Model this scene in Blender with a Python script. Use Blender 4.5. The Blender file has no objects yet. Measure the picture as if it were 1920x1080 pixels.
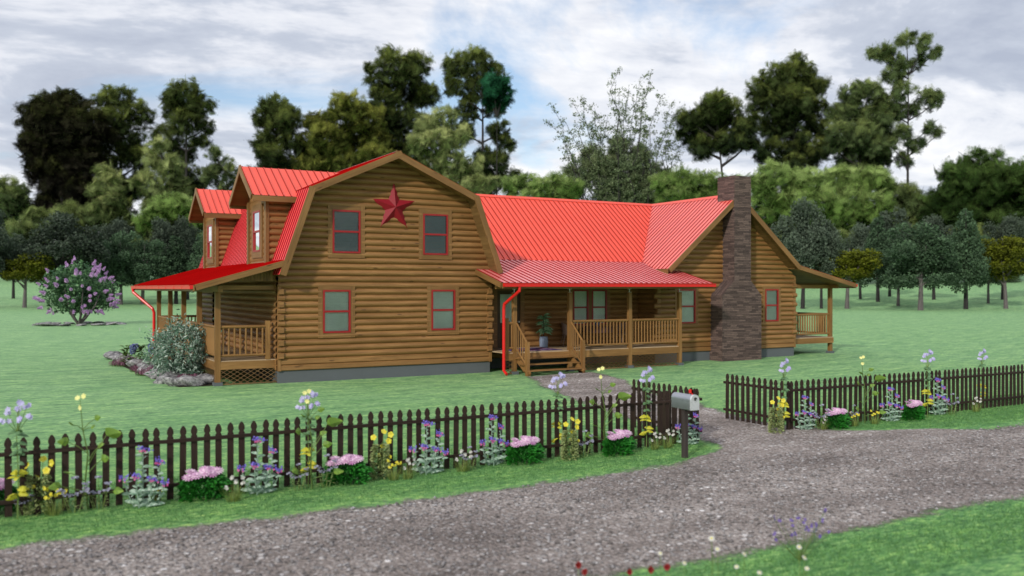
import bpy, bmesh, math, random
import numpy as np
from mathutils import Vector, Matrix
random.seed(7); rng = np.random.default_rng(7)
S = bpy.context.scene
COL = S.collection
# ------------------------------------------------------------------ camera numbers
F_PX = 1680.0; EYE = 2.89; YAW = math.atan(955/1680)
CY, SY = math.cos(YAW), math.sin(YAW)
def ray(u, v):
    x = (u-960)/F_PX; y = (540-v)/F_PX
    return Vector((x*CY+SY, -x*SY+CY, y))
def onz(u, v, z=0.0):
    r = ray(u, v); t = (z-EYE)/r.z; return Vector((r.x*t, r.y*t, z))
def atdepth(u, v, Z):
    r = ray(u, v); return Vector((r.x*Z, r.y*Z, EYE+r.z*Z))
def sstep(a, b, x):
    t = np.clip((x-a)/(b-a), 0, 1); return t*t*(3-2*t)
def ground(x, y):
    d = np.maximum(np.hypot(np.asarray(x, float)*1.0, np.asarray(y, float))-124, 0)
    d = np.minimum(d, 420)
    return 0.030*d*sstep(0, 25, d)+0.00009*d*d
def on_ground(u, v):
    r = ray(u, v); t = 5.0
    for i in range(6000):
        p = r*t
        if EYE+p.z <= ground(p.x, p.y): break
        t += .08 if t < 60 else .25
    p = r*t
    return Vector((p.x, p.y, float(ground(p.x, p.y))))

# ------------------------------------------------------------------ tagging
def tag(o, label=None, cat=None, group=None, kind=None):
    if label: o['label'] = label
    if cat: o['category'] = cat
    if group: o['group'] = group
    if kind: o['kind'] = kind
    return o
def thing(name, label, cat, loc=(0,0,0), rz=0, group=None, sc=1.0):
    o = bpy.data.objects.new(name, None); COL.objects.link(o)
    o.empty_display_size = .2
    o.location = loc; o.rotation_euler = (0,0,rz); o.scale = (sc,sc,sc)
    return tag(o, label, cat, group)
def copy_tree(o, parent=None, keep=None):
    c = o.copy(); COL.objects.link(c)
    if parent is not None: c.parent = parent
    for ch in list(o.children): copy_tree(ch, c)
    return c

# ------------------------------------------------------------------ mesh builder
class MB:
    def __init__(s): s.v=[]; s.f=[]; s.uv=[]; s.sm=[]; s.mi=[]
    def face(s, pts, uvs=None, smooth=False, mi=0):
        n = len(s.v); s.v += [tuple(p) for p in pts]; s.f.append(tuple(range(n, n+len(pts))))
        if uvs is None: uvs = [(0,0)]*len(pts)
        s.uv += list(uvs); s.sm.append(smooth); s.mi.append(mi)
    def beam(s, p0, p1, w, h, up=(0,0,1), mi=0, cap=True):
        """box from p0 to p1; w sideways, h along up; uv runs along the length"""
        p0=Vector(p0); p1=Vector(p1); d=(p1-p0); L=d.length
        if L<1e-6: return
        d/=L; up=Vector(up)
        if abs(d.dot(up))>.99: up=Vector((0,1,0)) if abs(d.y)<.9 else Vector((1,0,0))
        sd=d.cross(up).normalized(); up=sd.cross(d).normalized()
        a=sd*(w/2); b=up*(h/2); c=[-a-b, a-b, a+b, -a+b]
        o=random.random()*9; q=random.random()*9
        per=[0,w,w+h,2*w+h,2*w+2*h]
        for i in range(4):
            j=(i+1)%4
            s.face([p0+c[i],p0+c[j],p1+c[j],p1+c[i]],[(o,q+per[i]),(o,q+per[i+1]),(o+L,q+per[i+1]),(o+L,q+per[i])],mi=mi)
        if cap:
            s.face([p0+c[3],p0+c[2],p0+c[1],p0+c[0]],[(o,q),(o+h*.3,q),(o+h*.3,q+h),(o,q+h)],mi=mi)
            s.face([p1+c[0],p1+c[1],p1+c[2],p1+c[3]],[(o,q),(o+h*.3,q),(o+h*.3,q+h),(o,q+h)],mi=mi)
    def box(s, x0,x1,y0,y1,z0,z1, mi=0):
        dx,dy,dz=x1-x0,y1-y0,z1-z0
        m=max(dx,dy,dz)
        if m==dx: s.beam((x0,(y0+y1)/2,(z0+z1)/2),(x1,(y0+y1)/2,(z0+z1)/2),dy,dz,mi=mi)
        elif m==dy: s.beam(((x0+x1)/2,y0,(z0+z1)/2),((x0+x1)/2,y1,(z0+z1)/2),dx,dz,mi=mi)
        else: s.beam(((x0+x1)/2,(y0+y1)/2,z0),((x0+x1)/2,(y0+y1)/2,z1),dx,dy,up=(0,1,0),mi=mi)
    def tube(s, pts, rad, seg=8, cap=True, mi=0, squash=1.0):
        pts=[Vector(p) for p in pts]
        if not hasattr(rad,'__len__'): rad=[rad]*len(pts)
        rings=[]; q=random.random()*9; acc=random.random()*9; prev=None
        for i,p in enumerate(pts):
            d=(pts[min(i+1,len(pts)-1)]-pts[max(i-1,0)]).normalized()
            if prev is None:
                up=Vector((0,0,1)) if abs(d.z)<.9 else Vector((0,1,0))
            else: up=prev
            sd=d.cross(up).normalized(); up2=sd.cross(d).normalized(); prev=up2
            rings.append([p+sd*(math.cos(2*math.pi*k/seg)*rad[i])+up2*(math.sin(2*math.pi*k/seg)*rad[i]*squash) for k in range(seg)])
        for i in range(len(pts)-1):
            L=(pts[i+1]-pts[i]).length
            for k in range(seg):
                j=(k+1)%seg; r0=2*math.pi*rad[i]/seg
                s.face([rings[i][k],rings[i][j],rings[i+1][j],rings[i+1][k]],[(acc,q+k*r0),(acc,q+(k+1)*r0),(acc+L,q+(k+1)*r0),(acc+L,q+k*r0)],smooth=True,mi=mi)
            acc+=L
        if cap:
            s.face(rings[0][::-1],[(acc+.1*math.cos(k),q+.1*math.sin(k)) for k in range(seg)],mi=mi)
            s.face(rings[-1],[(acc+.1*math.cos(k),q+.1*math.sin(k)) for k in range(seg)],mi=mi)
    def build(s, name, mats, parent=None, merge=False):
        me=bpy.data.meshes.new(name)
        me.from_pydata(s.v,[],s.f)
        uvl=me.uv_layers.new(name='UVMap')
        uvl.data.foreach_set('uv',np.array(s.uv,dtype=np.float32).ravel())
        me.polygons.foreach_set('use_smooth',np.array(s.sm,dtype=bool))
        if not isinstance(mats,(list,tuple)): mats=[mats]
        for m in mats: me.materials.append(m)
        me.polygons.foreach_set('material_index',np.array(s.mi,dtype=np.int32))
        if merge:
            bm=bmesh.new(); bm.from_mesh(me); bmesh.ops.remove_doubles(bm,verts=bm.verts,dist=1e-4); bm.to_mesh(me); bm.free()
        me.update()
        o=bpy.data.objects.new(name,me); COL.objects.link(o)
        if parent is not None: o.parent=parent
        return o

def np_mesh(name, V, Fc, mat, parent=None, attr=None, uv=None, smooth=False):
    """V (n,3) floats, Fc (m,k) ints, attr dict of per-face floats"""
    me=bpy.data.meshes.new(name)
    V=np.asarray(V,dtype=np.float32); Fc=np.asarray(Fc,dtype=np.int32); m,k=Fc.shape
    me.vertices.add(len(V)); me.vertices.foreach_set('co',V.ravel())
    me.loops.add(m*k); me.loops.foreach_set('vertex_index',Fc.ravel())
    me.polygons.add(m); me.polygons.foreach_set('loop_start',np.arange(0,m*k,k,dtype=np.int32))
    if smooth: me.polygons.foreach_set('use_smooth',np.ones(m,dtype=bool))
    if uv is not None:
        l=me.uv_layers.new(name='UVMap'); l.data.foreach_set('uv',np.asarray(uv,dtype=np.float32).ravel())
    if attr:
        for a,(dom,val) in attr.items():
            l=me.attributes.new(a,'FLOAT',dom); l.data.foreach_set('value',np.asarray(val,dtype=np.float32))
    me.update(calc_edges=True); me.validate()
    me.materials.append(mat)
    o=bpy.data.objects.new(name,me); COL.objects.link(o)
    if parent is not None: o.parent=parent
    return o

# ------------------------------------------------------------------ materials
class NT:
    def __init__(s,name):
        s.m=bpy.data.materials.new(name); s.m.use_nodes=True; s.t=s.m.node_tree; s.t.nodes.clear()
        s.out=s.n('ShaderNodeOutputMaterial')
    def n(s,typ,**kw):
        x=s.t.nodes.new(typ)
        for k,v in kw.items():
            if k in ('inp',):
                for a,b in v.items():
                    x.inputs[a].default_value=b
            else: setattr(x,k,v)
        return x
    def l(s,a,b): s.t.links.new(a,b)
    def pr(s,rough=.6,spec=.5,**kw):
        p=s.n('ShaderNodeBsdfPrincipled'); p.inputs['Roughness'].default_value=rough
        p.inputs['Specular IOR Level'].default_value=spec
        for k,v in kw.items(): p.inputs[k].default_value=v
        s.l(p.outputs[0],s.out.inputs[0]); return p
    def noise(s,vec,scale,detail=3,rough=.55,dist=0):
        x=s.n('ShaderNodeTexNoise'); x.inputs['Scale'].default_value=scale; x.inputs['Detail'].default_value=detail
        x.inputs['Roughness'].default_value=rough; x.inputs['Distortion'].default_value=dist
        if vec is not None: s.l(vec,x.inputs['Vector'])
        return x.outputs[0]
    def ramp(s,fac,stops,interp='LINEAR'):
        x=s.n('ShaderNodeValToRGB'); cr=x.color_ramp; cr.interpolation=interp
        while len(cr.elements)<len(stops): cr.elements.new(.5)
        for e,(p,c) in zip(cr.elements,stops):
            e.position=p; e.color=(c if hasattr(c,'__len__') else (c,c,c))+((1,) if (not hasattr(c,'__len__') or len(c)==3) else ())
        s.l(fac,x.inputs[0]); return x.outputs[0]
    def map(s,vec,scale=(1,1,1),loc=(0,0,0),rot=(0,0,0)):
        x=s.n('ShaderNodeMapping'); x.inputs['Scale'].default_value=scale; x.inputs['Location'].default_value=loc; x.inputs['Rotation'].default_value=rot
        s.l(vec,x.inputs['Vector']); return x.outputs[0]
    def mix(s,fac,a,b,mode='MIX'):
        x=s.n('ShaderNodeMix',data_type='RGBA',blend_type=mode)
        for sock,val in ((x.inputs[0],fac),(x.inputs[6],a),(x.inputs[7],b)):
            if hasattr(val,'is_linked'): s.l(val,sock)
            elif hasattr(val,'__len__'): sock.default_value=tuple(val)+((1,) if len(val)==3 else ())
            else: sock.default_value=val
        return x.outputs[2]
    def math(s,op,a,b=0.0,c=0.0,clamp=False):
        x=s.n('ShaderNodeMath',operation=op,use_clamp=clamp)
        for i,val in enumerate((a,b,c)):
            if hasattr(val,'is_linked'): s.l(val,x.inputs[i])
            else: x.inputs[i].default_value=val
        return x.outputs[0]
    def bump(s,h,strength=.4,dist=.02):
        x=s.n('ShaderNodeBump'); x.inputs['Strength'].default_value=strength; x.inputs['Distance'].default_value=dist
        s.l(h,x.inputs['Height']); return x.outputs[0]
    def attr(s,name):
        return s.n('ShaderNodeAttribute',attribute_name=name)
    def tex(s,which='Object'):
        return s.n('ShaderNodeTexCoord').outputs[which]

def mat_wood(name, dark, mid, light, rough=.55, knots=True, spec=.35):
    t=NT(name); p=t.pr(rough,spec)
    uv=t.tex('UV')
    g=t.noise(t.map(uv,(1.3,26,1)),1.0,5,.6,.6)
    g2=t.noise(t.map(uv,(.55,2.6,1)),1.0,3,.5)
    c=t.ramp(g,[(.30,dark),(.5,mid),(.72,light)])
    c=t.mix(t.ramp(g2,[(.3,0.0),(.66,.9)]),c,(mid[0]*.58,mid[1]*.55,mid[2]*.50),'MIX')
    if knots:
        vo=t.n('ShaderNodeTexVoronoi'); vo.inputs['Scale'].default_value=1; t.l(t.map(uv,(1.15,5.2,1)),vo.inputs['Vector'])
        k=t.ramp(vo.outputs['Distance'],[(.06,1.0),(.13,0.0)])
        c=t.mix(t.math('MULTIPLY',k,.75),c,(dark[0]*.35,dark[1]*.3,dark[2]*.3))
    t.l(c,p.inputs['Base Color']); t.l(t.bump(g,.25,.006),p.inputs['Normal'])
    return t.m
def mat_plain(name,col,rough=.5,spec=.5,noise=.12,scale=6,metal=0.0,**kw):
    t=NT(name); p=t.pr(rough,spec,Metallic=metal,**kw)
    n=t.noise(t.tex('Object'),scale,4)
    c=t.mix(n,tuple(x*(1-noise) for x in col),tuple(min(1,x*(1+noise)) for x in col))
    t.l(c,p.inputs['Base Color'])
    t.l(t.ramp(n,[(0,max(0,rough-.08)),(1,min(1,rough+.08))]),p.inputs['Roughness'])
    return t.m
M={}
M['log']=mat_wood('log_stain',(.185,.092,.033),(.312,.158,.055),(.42,.222,.084))
M['trim']=mat_wood('trim_wood',(.17,.085,.028),(.255,.132,.044),(.32,.172,.060))
M['post']=mat_wood('post_wood',(.19,.095,.030),(.30,.155,.050),(.39,.21,.072),knots=False)
M['soffit']=mat_wood('soffit_wood',(.15,.085,.03),(.22,.125,.045),(.27,.155,.058),knots=False)
M['deck']=mat_wood('deck_wood',(.44,.32,.20),(.56,.42,.27),(.64,.49,.33),knots=False)
M['fence']=mat_wood('fence_wood',(.020,.0115,.0085),(.034,.0195,.0145),(.056,.034,.026),rough=.6,knots=False,spec=.25)
M['fndn']=mat_plain('foundation_concrete',(.105,.115,.125),.85,.3,.1,2.5)
def mat_roof(name,c0,c1,coat=.6,rough=.32):
    t=NT(name); p=t.pr(rough,.6); p.inputs['Coat Weight'].default_value=coat; p.inputs['Coat Roughness'].default_value=.16; p.inputs['Coat IOR'].default_value=1.75
    n=t.noise(t.tex('Object'),1.2,4); n2=t.noise(t.map(t.tex('UV'),(.35,5,1)),1.0,4)
    c=t.mix(n,c0,c1)
    t.l(t.mix(t.ramp(n2,[(.35,0.0),(.75,.35)]),c,tuple(.72*x for x in c0)),p.inputs['Base Color'])
    return t.m
M['roof']=mat_roof('red_metal_roof',(.84,.062,.024),(.93,.095,.042),.12)
M['roofdim']=mat_roof('dim_slope_red_metal_roof',(.35,.003,.003),(.43,.004,.004),.0,.6)  # darker copy of the roof red: these slopes' dimmer light put into the colour
def matte(m):
    _t=m.node_tree; _p=_t.nodes['Principled BSDF']; _d=_t.nodes.new('ShaderNodeBsdfDiffuse'); _t.links.new(_p.inputs['Base Color'].links[0].from_socket,_d.inputs['Color']); _t.links.new(_d.outputs[0],_t.nodes['Material Output'].inputs[0])
matte(M['roofdim'])
M['roofsheen']=mat_roof('sky_sheen_red_metal_roof',(.78,.17,.17),(.86,.25,.25),1.0,.25)  # pink of the sky reflection painted into the porch roof's base colour
M['rooflow']=mat_roof('lit_slope_pink_red_metal_roof',(.80,.050,.060),(.88,.080,.090),.12)  # pinker copy of the roof red: steep slope's bright sheen put into the colour
M['roofwing']=mat_roof('sky_tinted_salmon_metal_roof',(.80,.10,.075),(.90,.15,.11),1.0)  # wing slope's pinkish sky reflection painted into the roof red
M['seamshade']=mat_roof('shadowed_roof_seam',(.20,.008,.008),(.28,.012,.012),.0,.5)  # rib sides painted darker to stand in for the seam shadows
matte(M['seamshade']); M['seamshade_dim']=mat_roof('shadowed_dim_roof_seam',(.28,.003,.003),(.34,.004,.004),0,.6); matte(M['seamshade_dim'])  # same painted rib shadow for the dim slopes
M['red']=mat_plain('red_gutter_paint',(.66,.012,.010),.35,.5,.08)
M['winred']=mat_plain('red_window_paint',(.30,.008,.010),.4,.5,.1)
M['star']=mat_plain('star_red_paint',(.24,.008,.016),.55,.25,.25,9)
M['lattice']=mat_wood('lattice_wood',(.13,.07,.03),(.20,.11,.045),(.26,.15,.06),knots=False)
M['steel']=mat_plain('galvanised_steel',(.50,.51,.54),.40,.5,.10,14,metal=1.0)
M['steeldoor']=mat_plain('mailbox_door_steel',(.72,.73,.76),.4,.5,.06,14,metal=.55)
M['greypost']=mat_wood('weathered_post',(.022,.017,.016),(.048,.038,.035),(.085,.068,.062),rough=.8)
M['black']=mat_plain('black_plastic',(.02,.02,.022),.5)
M['blind']=mat_plain('blind_fabric_painted_reflection',(.74,.76,.71),.8,.2,.30,1.6)  # broad blotches in the blind colour stand in for reflections on the panes
M['white']=mat_plain('white_metal',(.75,.75,.75),.4)
M['pot']=mat_plain('glazed_pot',(.20,.25,.34),.35,.5,.12,9)
M['wicker']=mat_plain('wicker_weave',(.22,.155,.13),.6,.4,.3,40)
M['blinddark']=mat_plain('dim_blind_fabric',(.22,.25,.25),.8,.2,.12,2)
M['cloth']=mat_plain('table_cloth',(.055,.03,.035),.8,.2,.3,12)
M['bluecup']=mat_plain('blue_ceramic',(.06,.12,.25),.3)
M['door']=mat_wood('door_wood',(.055,.030,.013),(.085,.046,.019),(.11,.06,.026),knots=False)
def mat_rug():
    t=NT('porch_rug_weave'); p=t.pr(.9,.1)
    vo=t.n('ShaderNodeTexVoronoi'); vo.inputs['Scale'].default_value=7; t.l(t.tex('Object'),vo.inputs['Vector'])
    t.l(t.ramp(vo.outputs['Color'],[(.2,(.06,.04,.16)),(.5,(.28,.20,.28)),(.7,(.22,.03,.06)),(.9,(.35,.30,.36))],'CONSTANT'),p.inputs['Base Color']); return t.m
M['rug']=mat_rug()
def mat_glass():
    t=NT('window_glass'); g=t.n('ShaderNodeBsdfGlossy'); g.inputs['Roughness'].default_value=.02; g.inputs['Color'].default_value=(.9,.95,.93,1)
    tr=t.n('ShaderNodeBsdfTransparent'); tr.inputs['Color'].default_value=(.90,.95,.92,1)
    fr=t.n('ShaderNodeFresnel'); fr.inputs['IOR'].default_value=1.5
    n=t.noise(t.tex('Object'),1.6,2); t.l(t.bump(n,.06,.05),g.inputs['Normal'])
    mx=t.n('ShaderNodeMixShader'); t.l(fr.outputs[0],mx.inputs[0]); t.l(tr.outputs[0],mx.inputs[1]); t.l(g.outputs[0],mx.inputs[2]); t.l(mx.outputs[0],t.out.inputs[0]); return t.m
M['glass']=mat_glass()
def mat_stone():
    t=NT('ledger_stone'); p=t.pr(.85,.3); uv=t.tex('UV')
    br=t.n('ShaderNodeTexBrick',offset=.37,offset_frequency=2,squash=1.7,squash_frequency=3)
    for k,v in {'Scale':1.0,'Mortar Size':.004,'Mortar Smooth':.3,'Bias':-.1,'Brick Width':.34,'Row Height':.068}.items(): br.inputs[k].default_value=v
    br.inputs['Color1'].default_value=(0,0,0,1); br.inputs['Color2'].default_value=(1,1,1,1); br.inputs['Mortar'].default_value=(.5,.5,.5,1)
    w=t.n('ShaderNodeVectorMath',operation='ADD'); t.l(uv,w.inputs[0])
    nn=t.n('ShaderNodeTexNoise'); nn.inputs['Scale'].default_value=3; t.l(uv,nn.inputs['Vector'])
    sc=t.n('ShaderNodeVectorMath',operation='SCALE'); sc.inputs['Scale'].default_value=.012; t.l(nn.outputs['Color'],sc.inputs[0]); t.l(sc.outputs[0],w.inputs[1])
    t.l(w.outputs[0],br.inputs['Vector'])
    wn=t.n('ShaderNodeTexWhiteNoise',noise_dimensions='2D')
    c=t.ramp(br.outputs['Color'],[(0,(.078,.052,.047)),(.3,(.115,.077,.068)),(.6,(.148,.098,.085)),(.85,(.178,.120,.103)),(1,(.095,.066,.062))])
    n2=t.noise(uv,22,5); c=t.mix(.75,c,t.ramp(n2,[(.3,(.55,.55,.55)),(.7,(1.3,1.3,1.3))]),'MULTIPLY')
    c=t.mix(br.outputs['Fac'],c,(.014,.011,.011))
    t.l(c,p.inputs['Base Color'])
    h=t.math('ADD',t.math('MULTIPLY',br.outputs['Color'],.6),t.math('MULTIPLY',n2,.5)); h=t.math('SUBTRACT',h,br.outputs['Fac'])
    t.l(t.bump(h,.9,.03),p.inputs['Normal']); return t.m
M['stone']=mat_stone()
def mat_rock():
    t=NT('boulder_rock'); p=t.pr(.85,.3); v=t.tex('Object')
    n=t.noise(v,3.2,6,.65,.4); n2=t.noise(v,11,4)
    c=t.ramp(n,[(.3,(.05,.05,.055)),(.44,(.16,.155,.16)),(.58,(.36,.35,.355)),(.78,(.52,.50,.49))])
    t.l(c,p.inputs['Base Color']); t.l(t.bump(t.math('ADD',n,t.math('MULTIPLY',n2,.4)),.8,.08),p.inputs['Normal']); return t.m
M['rock']=mat_rock()
def mat_leaf(name,dark,light,rough=.6,spec=.3,trans=.15,obj_var=.0):
    t=NT(name); a=t.attr('tint').outputs['Fac']
    c=t.mix(a,dark,light)
    if obj_var:
        oi=t.n('ShaderNodeObjectInfo'); hs=t.n('ShaderNodeHueSaturation')
        t.l(t.math('MULTIPLY_ADD',oi.outputs['Random'],obj_var,1-obj_var/2),hs.inputs['Value'])
        t.l(c,hs.inputs['Color']); c=hs.outputs[0]
    p=t.pr(rough,spec); t.l(c,p.inputs['Base Color'])
    if trans:
        tl=t.n('ShaderNodeBsdfTranslucent'); t.l(c,tl.inputs['Color'])
        mx=t.n('ShaderNodeMixShader'); mx.inputs[0].default_value=trans; t.l(p.outputs[0],mx.inputs[1]); t.l(tl.outputs[0],mx.inputs[2]); t.l(mx.outputs[0],t.out.inputs[0])
    return t.m
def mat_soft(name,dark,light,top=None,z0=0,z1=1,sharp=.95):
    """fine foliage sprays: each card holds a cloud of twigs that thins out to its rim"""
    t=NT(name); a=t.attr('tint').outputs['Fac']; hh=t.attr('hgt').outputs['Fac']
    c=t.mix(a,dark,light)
    if top: c=t.mix(t.math('MULTIPLY',hh,.85),c,top)  # upper sides of crowns lightened: sun highlight painted into the foliage colour
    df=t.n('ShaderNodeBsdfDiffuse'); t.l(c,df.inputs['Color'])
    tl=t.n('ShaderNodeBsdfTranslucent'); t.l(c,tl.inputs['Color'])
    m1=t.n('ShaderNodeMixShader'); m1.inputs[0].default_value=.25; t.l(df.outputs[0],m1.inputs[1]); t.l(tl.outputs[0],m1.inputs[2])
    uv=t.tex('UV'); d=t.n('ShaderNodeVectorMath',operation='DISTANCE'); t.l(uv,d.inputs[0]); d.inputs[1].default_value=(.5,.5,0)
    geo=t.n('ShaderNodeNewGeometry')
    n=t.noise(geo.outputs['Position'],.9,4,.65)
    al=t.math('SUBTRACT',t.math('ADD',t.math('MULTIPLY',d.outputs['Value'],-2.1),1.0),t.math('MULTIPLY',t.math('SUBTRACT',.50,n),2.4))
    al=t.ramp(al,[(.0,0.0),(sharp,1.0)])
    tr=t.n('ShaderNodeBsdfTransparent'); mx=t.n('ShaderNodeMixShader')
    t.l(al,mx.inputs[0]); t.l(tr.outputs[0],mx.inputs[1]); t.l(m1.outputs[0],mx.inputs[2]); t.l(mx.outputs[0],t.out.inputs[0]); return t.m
def mat_bark(name,a,b):
    t=NT(name); p=t.pr(.9,.2); n=t.noise(t.map(t.tex('UV'),(1.2,9,1)),1.0,5,.65)
    t.l(t.ramp(n,[(.3,a),(.7,b)]),p.inputs['Base Color']); t.l(t.bump(n,.6,.03),p.inputs['Normal']); return t.m
M['bark']=mat_bark('dark_bark',(.016,.014,.015),(.05,.045,.045))
M['barkgrey']=mat_bark('grey_bark',(.07,.06,.058),(.17,.15,.15))
# --- lawn
def mat_lawn():
    t=NT('lawn_grass'); p=t.pr(.75,.25)
    po=t.n('ShaderNodeNewGeometry').outputs['Position']
    big=t.noise(t.map(po,(.10,.22,.1),rot=(0,0,-.5)),1,4,.6); mid=t.noise(t.map(po,(.55,1.7,1),rot=(0,0,-.5)),1,4,.6)
    fine=t.noise(t.map(po,(7,15,9),rot=(0,0,-.5)),1,6,.75)
    vfine=t.noise(po,55,3,.7)
    mott=t.noise(t.map(po,(1.6,3.6,2),rot=(0,0,-.5)),1,8,.8)
    c=t.ramp(fine,[(.33,(.040,.125,.045)),(.5,(.150,.34,.115)),(.64,(.38,.57,.21))])
    c=t.mix(.7,c,t.ramp(mid,[(.32,(.66,.78,.72)),(.68,(1.22,1.16,1.06))]),'MULTIPLY')
    c=t.mix(.8,c,t.ramp(big,[(.32,(.70,.84,.84)),(.68,(1.24,1.14,1.04))]),'MULTIPLY')
    c=t.mix(.55,c,t.ramp(vfine,[(.3,(.5,.5,.5)),(.7,(1.5,1.5,1.4))]),'MULTIPLY')
    # paler, bluer turf as Y grows
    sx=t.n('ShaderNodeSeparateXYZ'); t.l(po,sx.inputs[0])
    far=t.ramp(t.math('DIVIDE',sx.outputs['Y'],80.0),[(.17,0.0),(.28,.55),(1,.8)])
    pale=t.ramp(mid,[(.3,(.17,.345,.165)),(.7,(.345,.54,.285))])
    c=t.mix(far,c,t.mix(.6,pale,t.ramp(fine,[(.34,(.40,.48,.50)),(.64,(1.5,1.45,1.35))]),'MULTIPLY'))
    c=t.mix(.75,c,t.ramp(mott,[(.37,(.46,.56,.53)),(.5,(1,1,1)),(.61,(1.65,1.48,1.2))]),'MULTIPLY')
    t.l(c,p.inputs['Base Color']); t.l(t.bump(fine,.7,.04),p.inputs['Normal']); return t.m
M['lawn']=mat_lawn()
def mat_gravel():
    t=NT('gravel_surface'); p=t.pr(.9,.25)
    po=t.n('ShaderNodeNewGeometry').outputs['Position']
    v1=t.n('ShaderNodeTexVoronoi'); v1.inputs['Scale'].default_value=9; t.l(po,v1.inputs['Vector'])
    v2=t.n('ShaderNodeTexVoronoi'); v2.inputs['Scale'].default_value=24; t.l(po,v2.inputs['Vector'])
    big=t.noise(t.map(po,(.35,.8,1)),1,5,.65); fine=t.noise(po,26,5,.7)
    s1=t.n('ShaderNodeSeparateColor'); t.l(v1.outputs['Color'],s1.inputs[0])
    s2=t.n('ShaderNodeSeparateColor'); t.l(v2.outputs['Color'],s2.inputs[0])
    base=t.ramp(fine,[(.34,(.13,.112,.10)),(.5,(.27,.242,.225)),(.66,(.45,.415,.395))])
    st=t.ramp(s2.outputs[0],[(0,(.07,.062,.058)),(.45,(.24,.215,.20)),(.8,(.44,.41,.40)),(1,(.68,.66,.66))])
    c=t.mix(t.ramp(v2.outputs['Distance'],[(.25,.9),(.6,.1)]),base,st)
    big1=t.math('GREATER_THAN',s1.outputs[0],.52)
    st1=t.ramp(s1.outputs[1],[(0,(.30,.285,.28)),(.6,(.50,.485,.48)),(1,(.78,.78,.79))])
    m1=t.math('MULTIPLY',big1,t.ramp(v1.outputs['Distance'],[(.28,1.0),(.42,0.0)]))
    c=t.mix(m1,c,st1)
    c=t.mix(.85,c,t.ramp(big,[(.32,(.62,.56,.53)),(.5,(1.08,1.01,.97)),(.64,(1.50,1.44,1.40))]),'MULTIPLY')
    t.l(c,p.inputs['Base Color'])
    h=t.math('ADD',t.math('MULTIPLY',m1,1.0),t.math('ADD',t.math('MULTIPLY',fine,.5),t.math('MULTIPLY',v2.outputs['Distance'],-.6)))
    t.l(t.bump(h,1.0,.05),p.inputs['Normal'])
    ed=t.attr('edge').outputs['Fac']
    nn=t.noise(po,2.2,4,.7); nf=t.noise(po,30,3,.7)
    al=t.math('ADD',ed,t.math('MULTIPLY',t.math('SUBTRACT',nn,.5),.75)); al=t.math('ADD',al,t.math('MULTIPLY',t.math('SUBTRACT',nf,.5),.5))
    al=t.ramp(al,[(.02,0.0),(.24,1.0)])
    tr=t.n('ShaderNodeBsdfTransparent'); mx=t.n('ShaderNodeMixShader'); t.l(al,mx.inputs[0]); t.l(tr.outputs[0],mx.inputs[1]); t.l(p.outputs[0],mx.inputs[2]); t.l(mx.outputs[0],t.out.inputs[0]); return t.m
M['gravel']=mat_gravel()
M['pebble']=mat_leaf('loose_stone',(.12,.108,.102),(.38,.365,.37),.85,.3,0)
M['soil']=mat_plain('bed_soil',(.045,.035,.028),.95,.1,.4,8)

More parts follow.
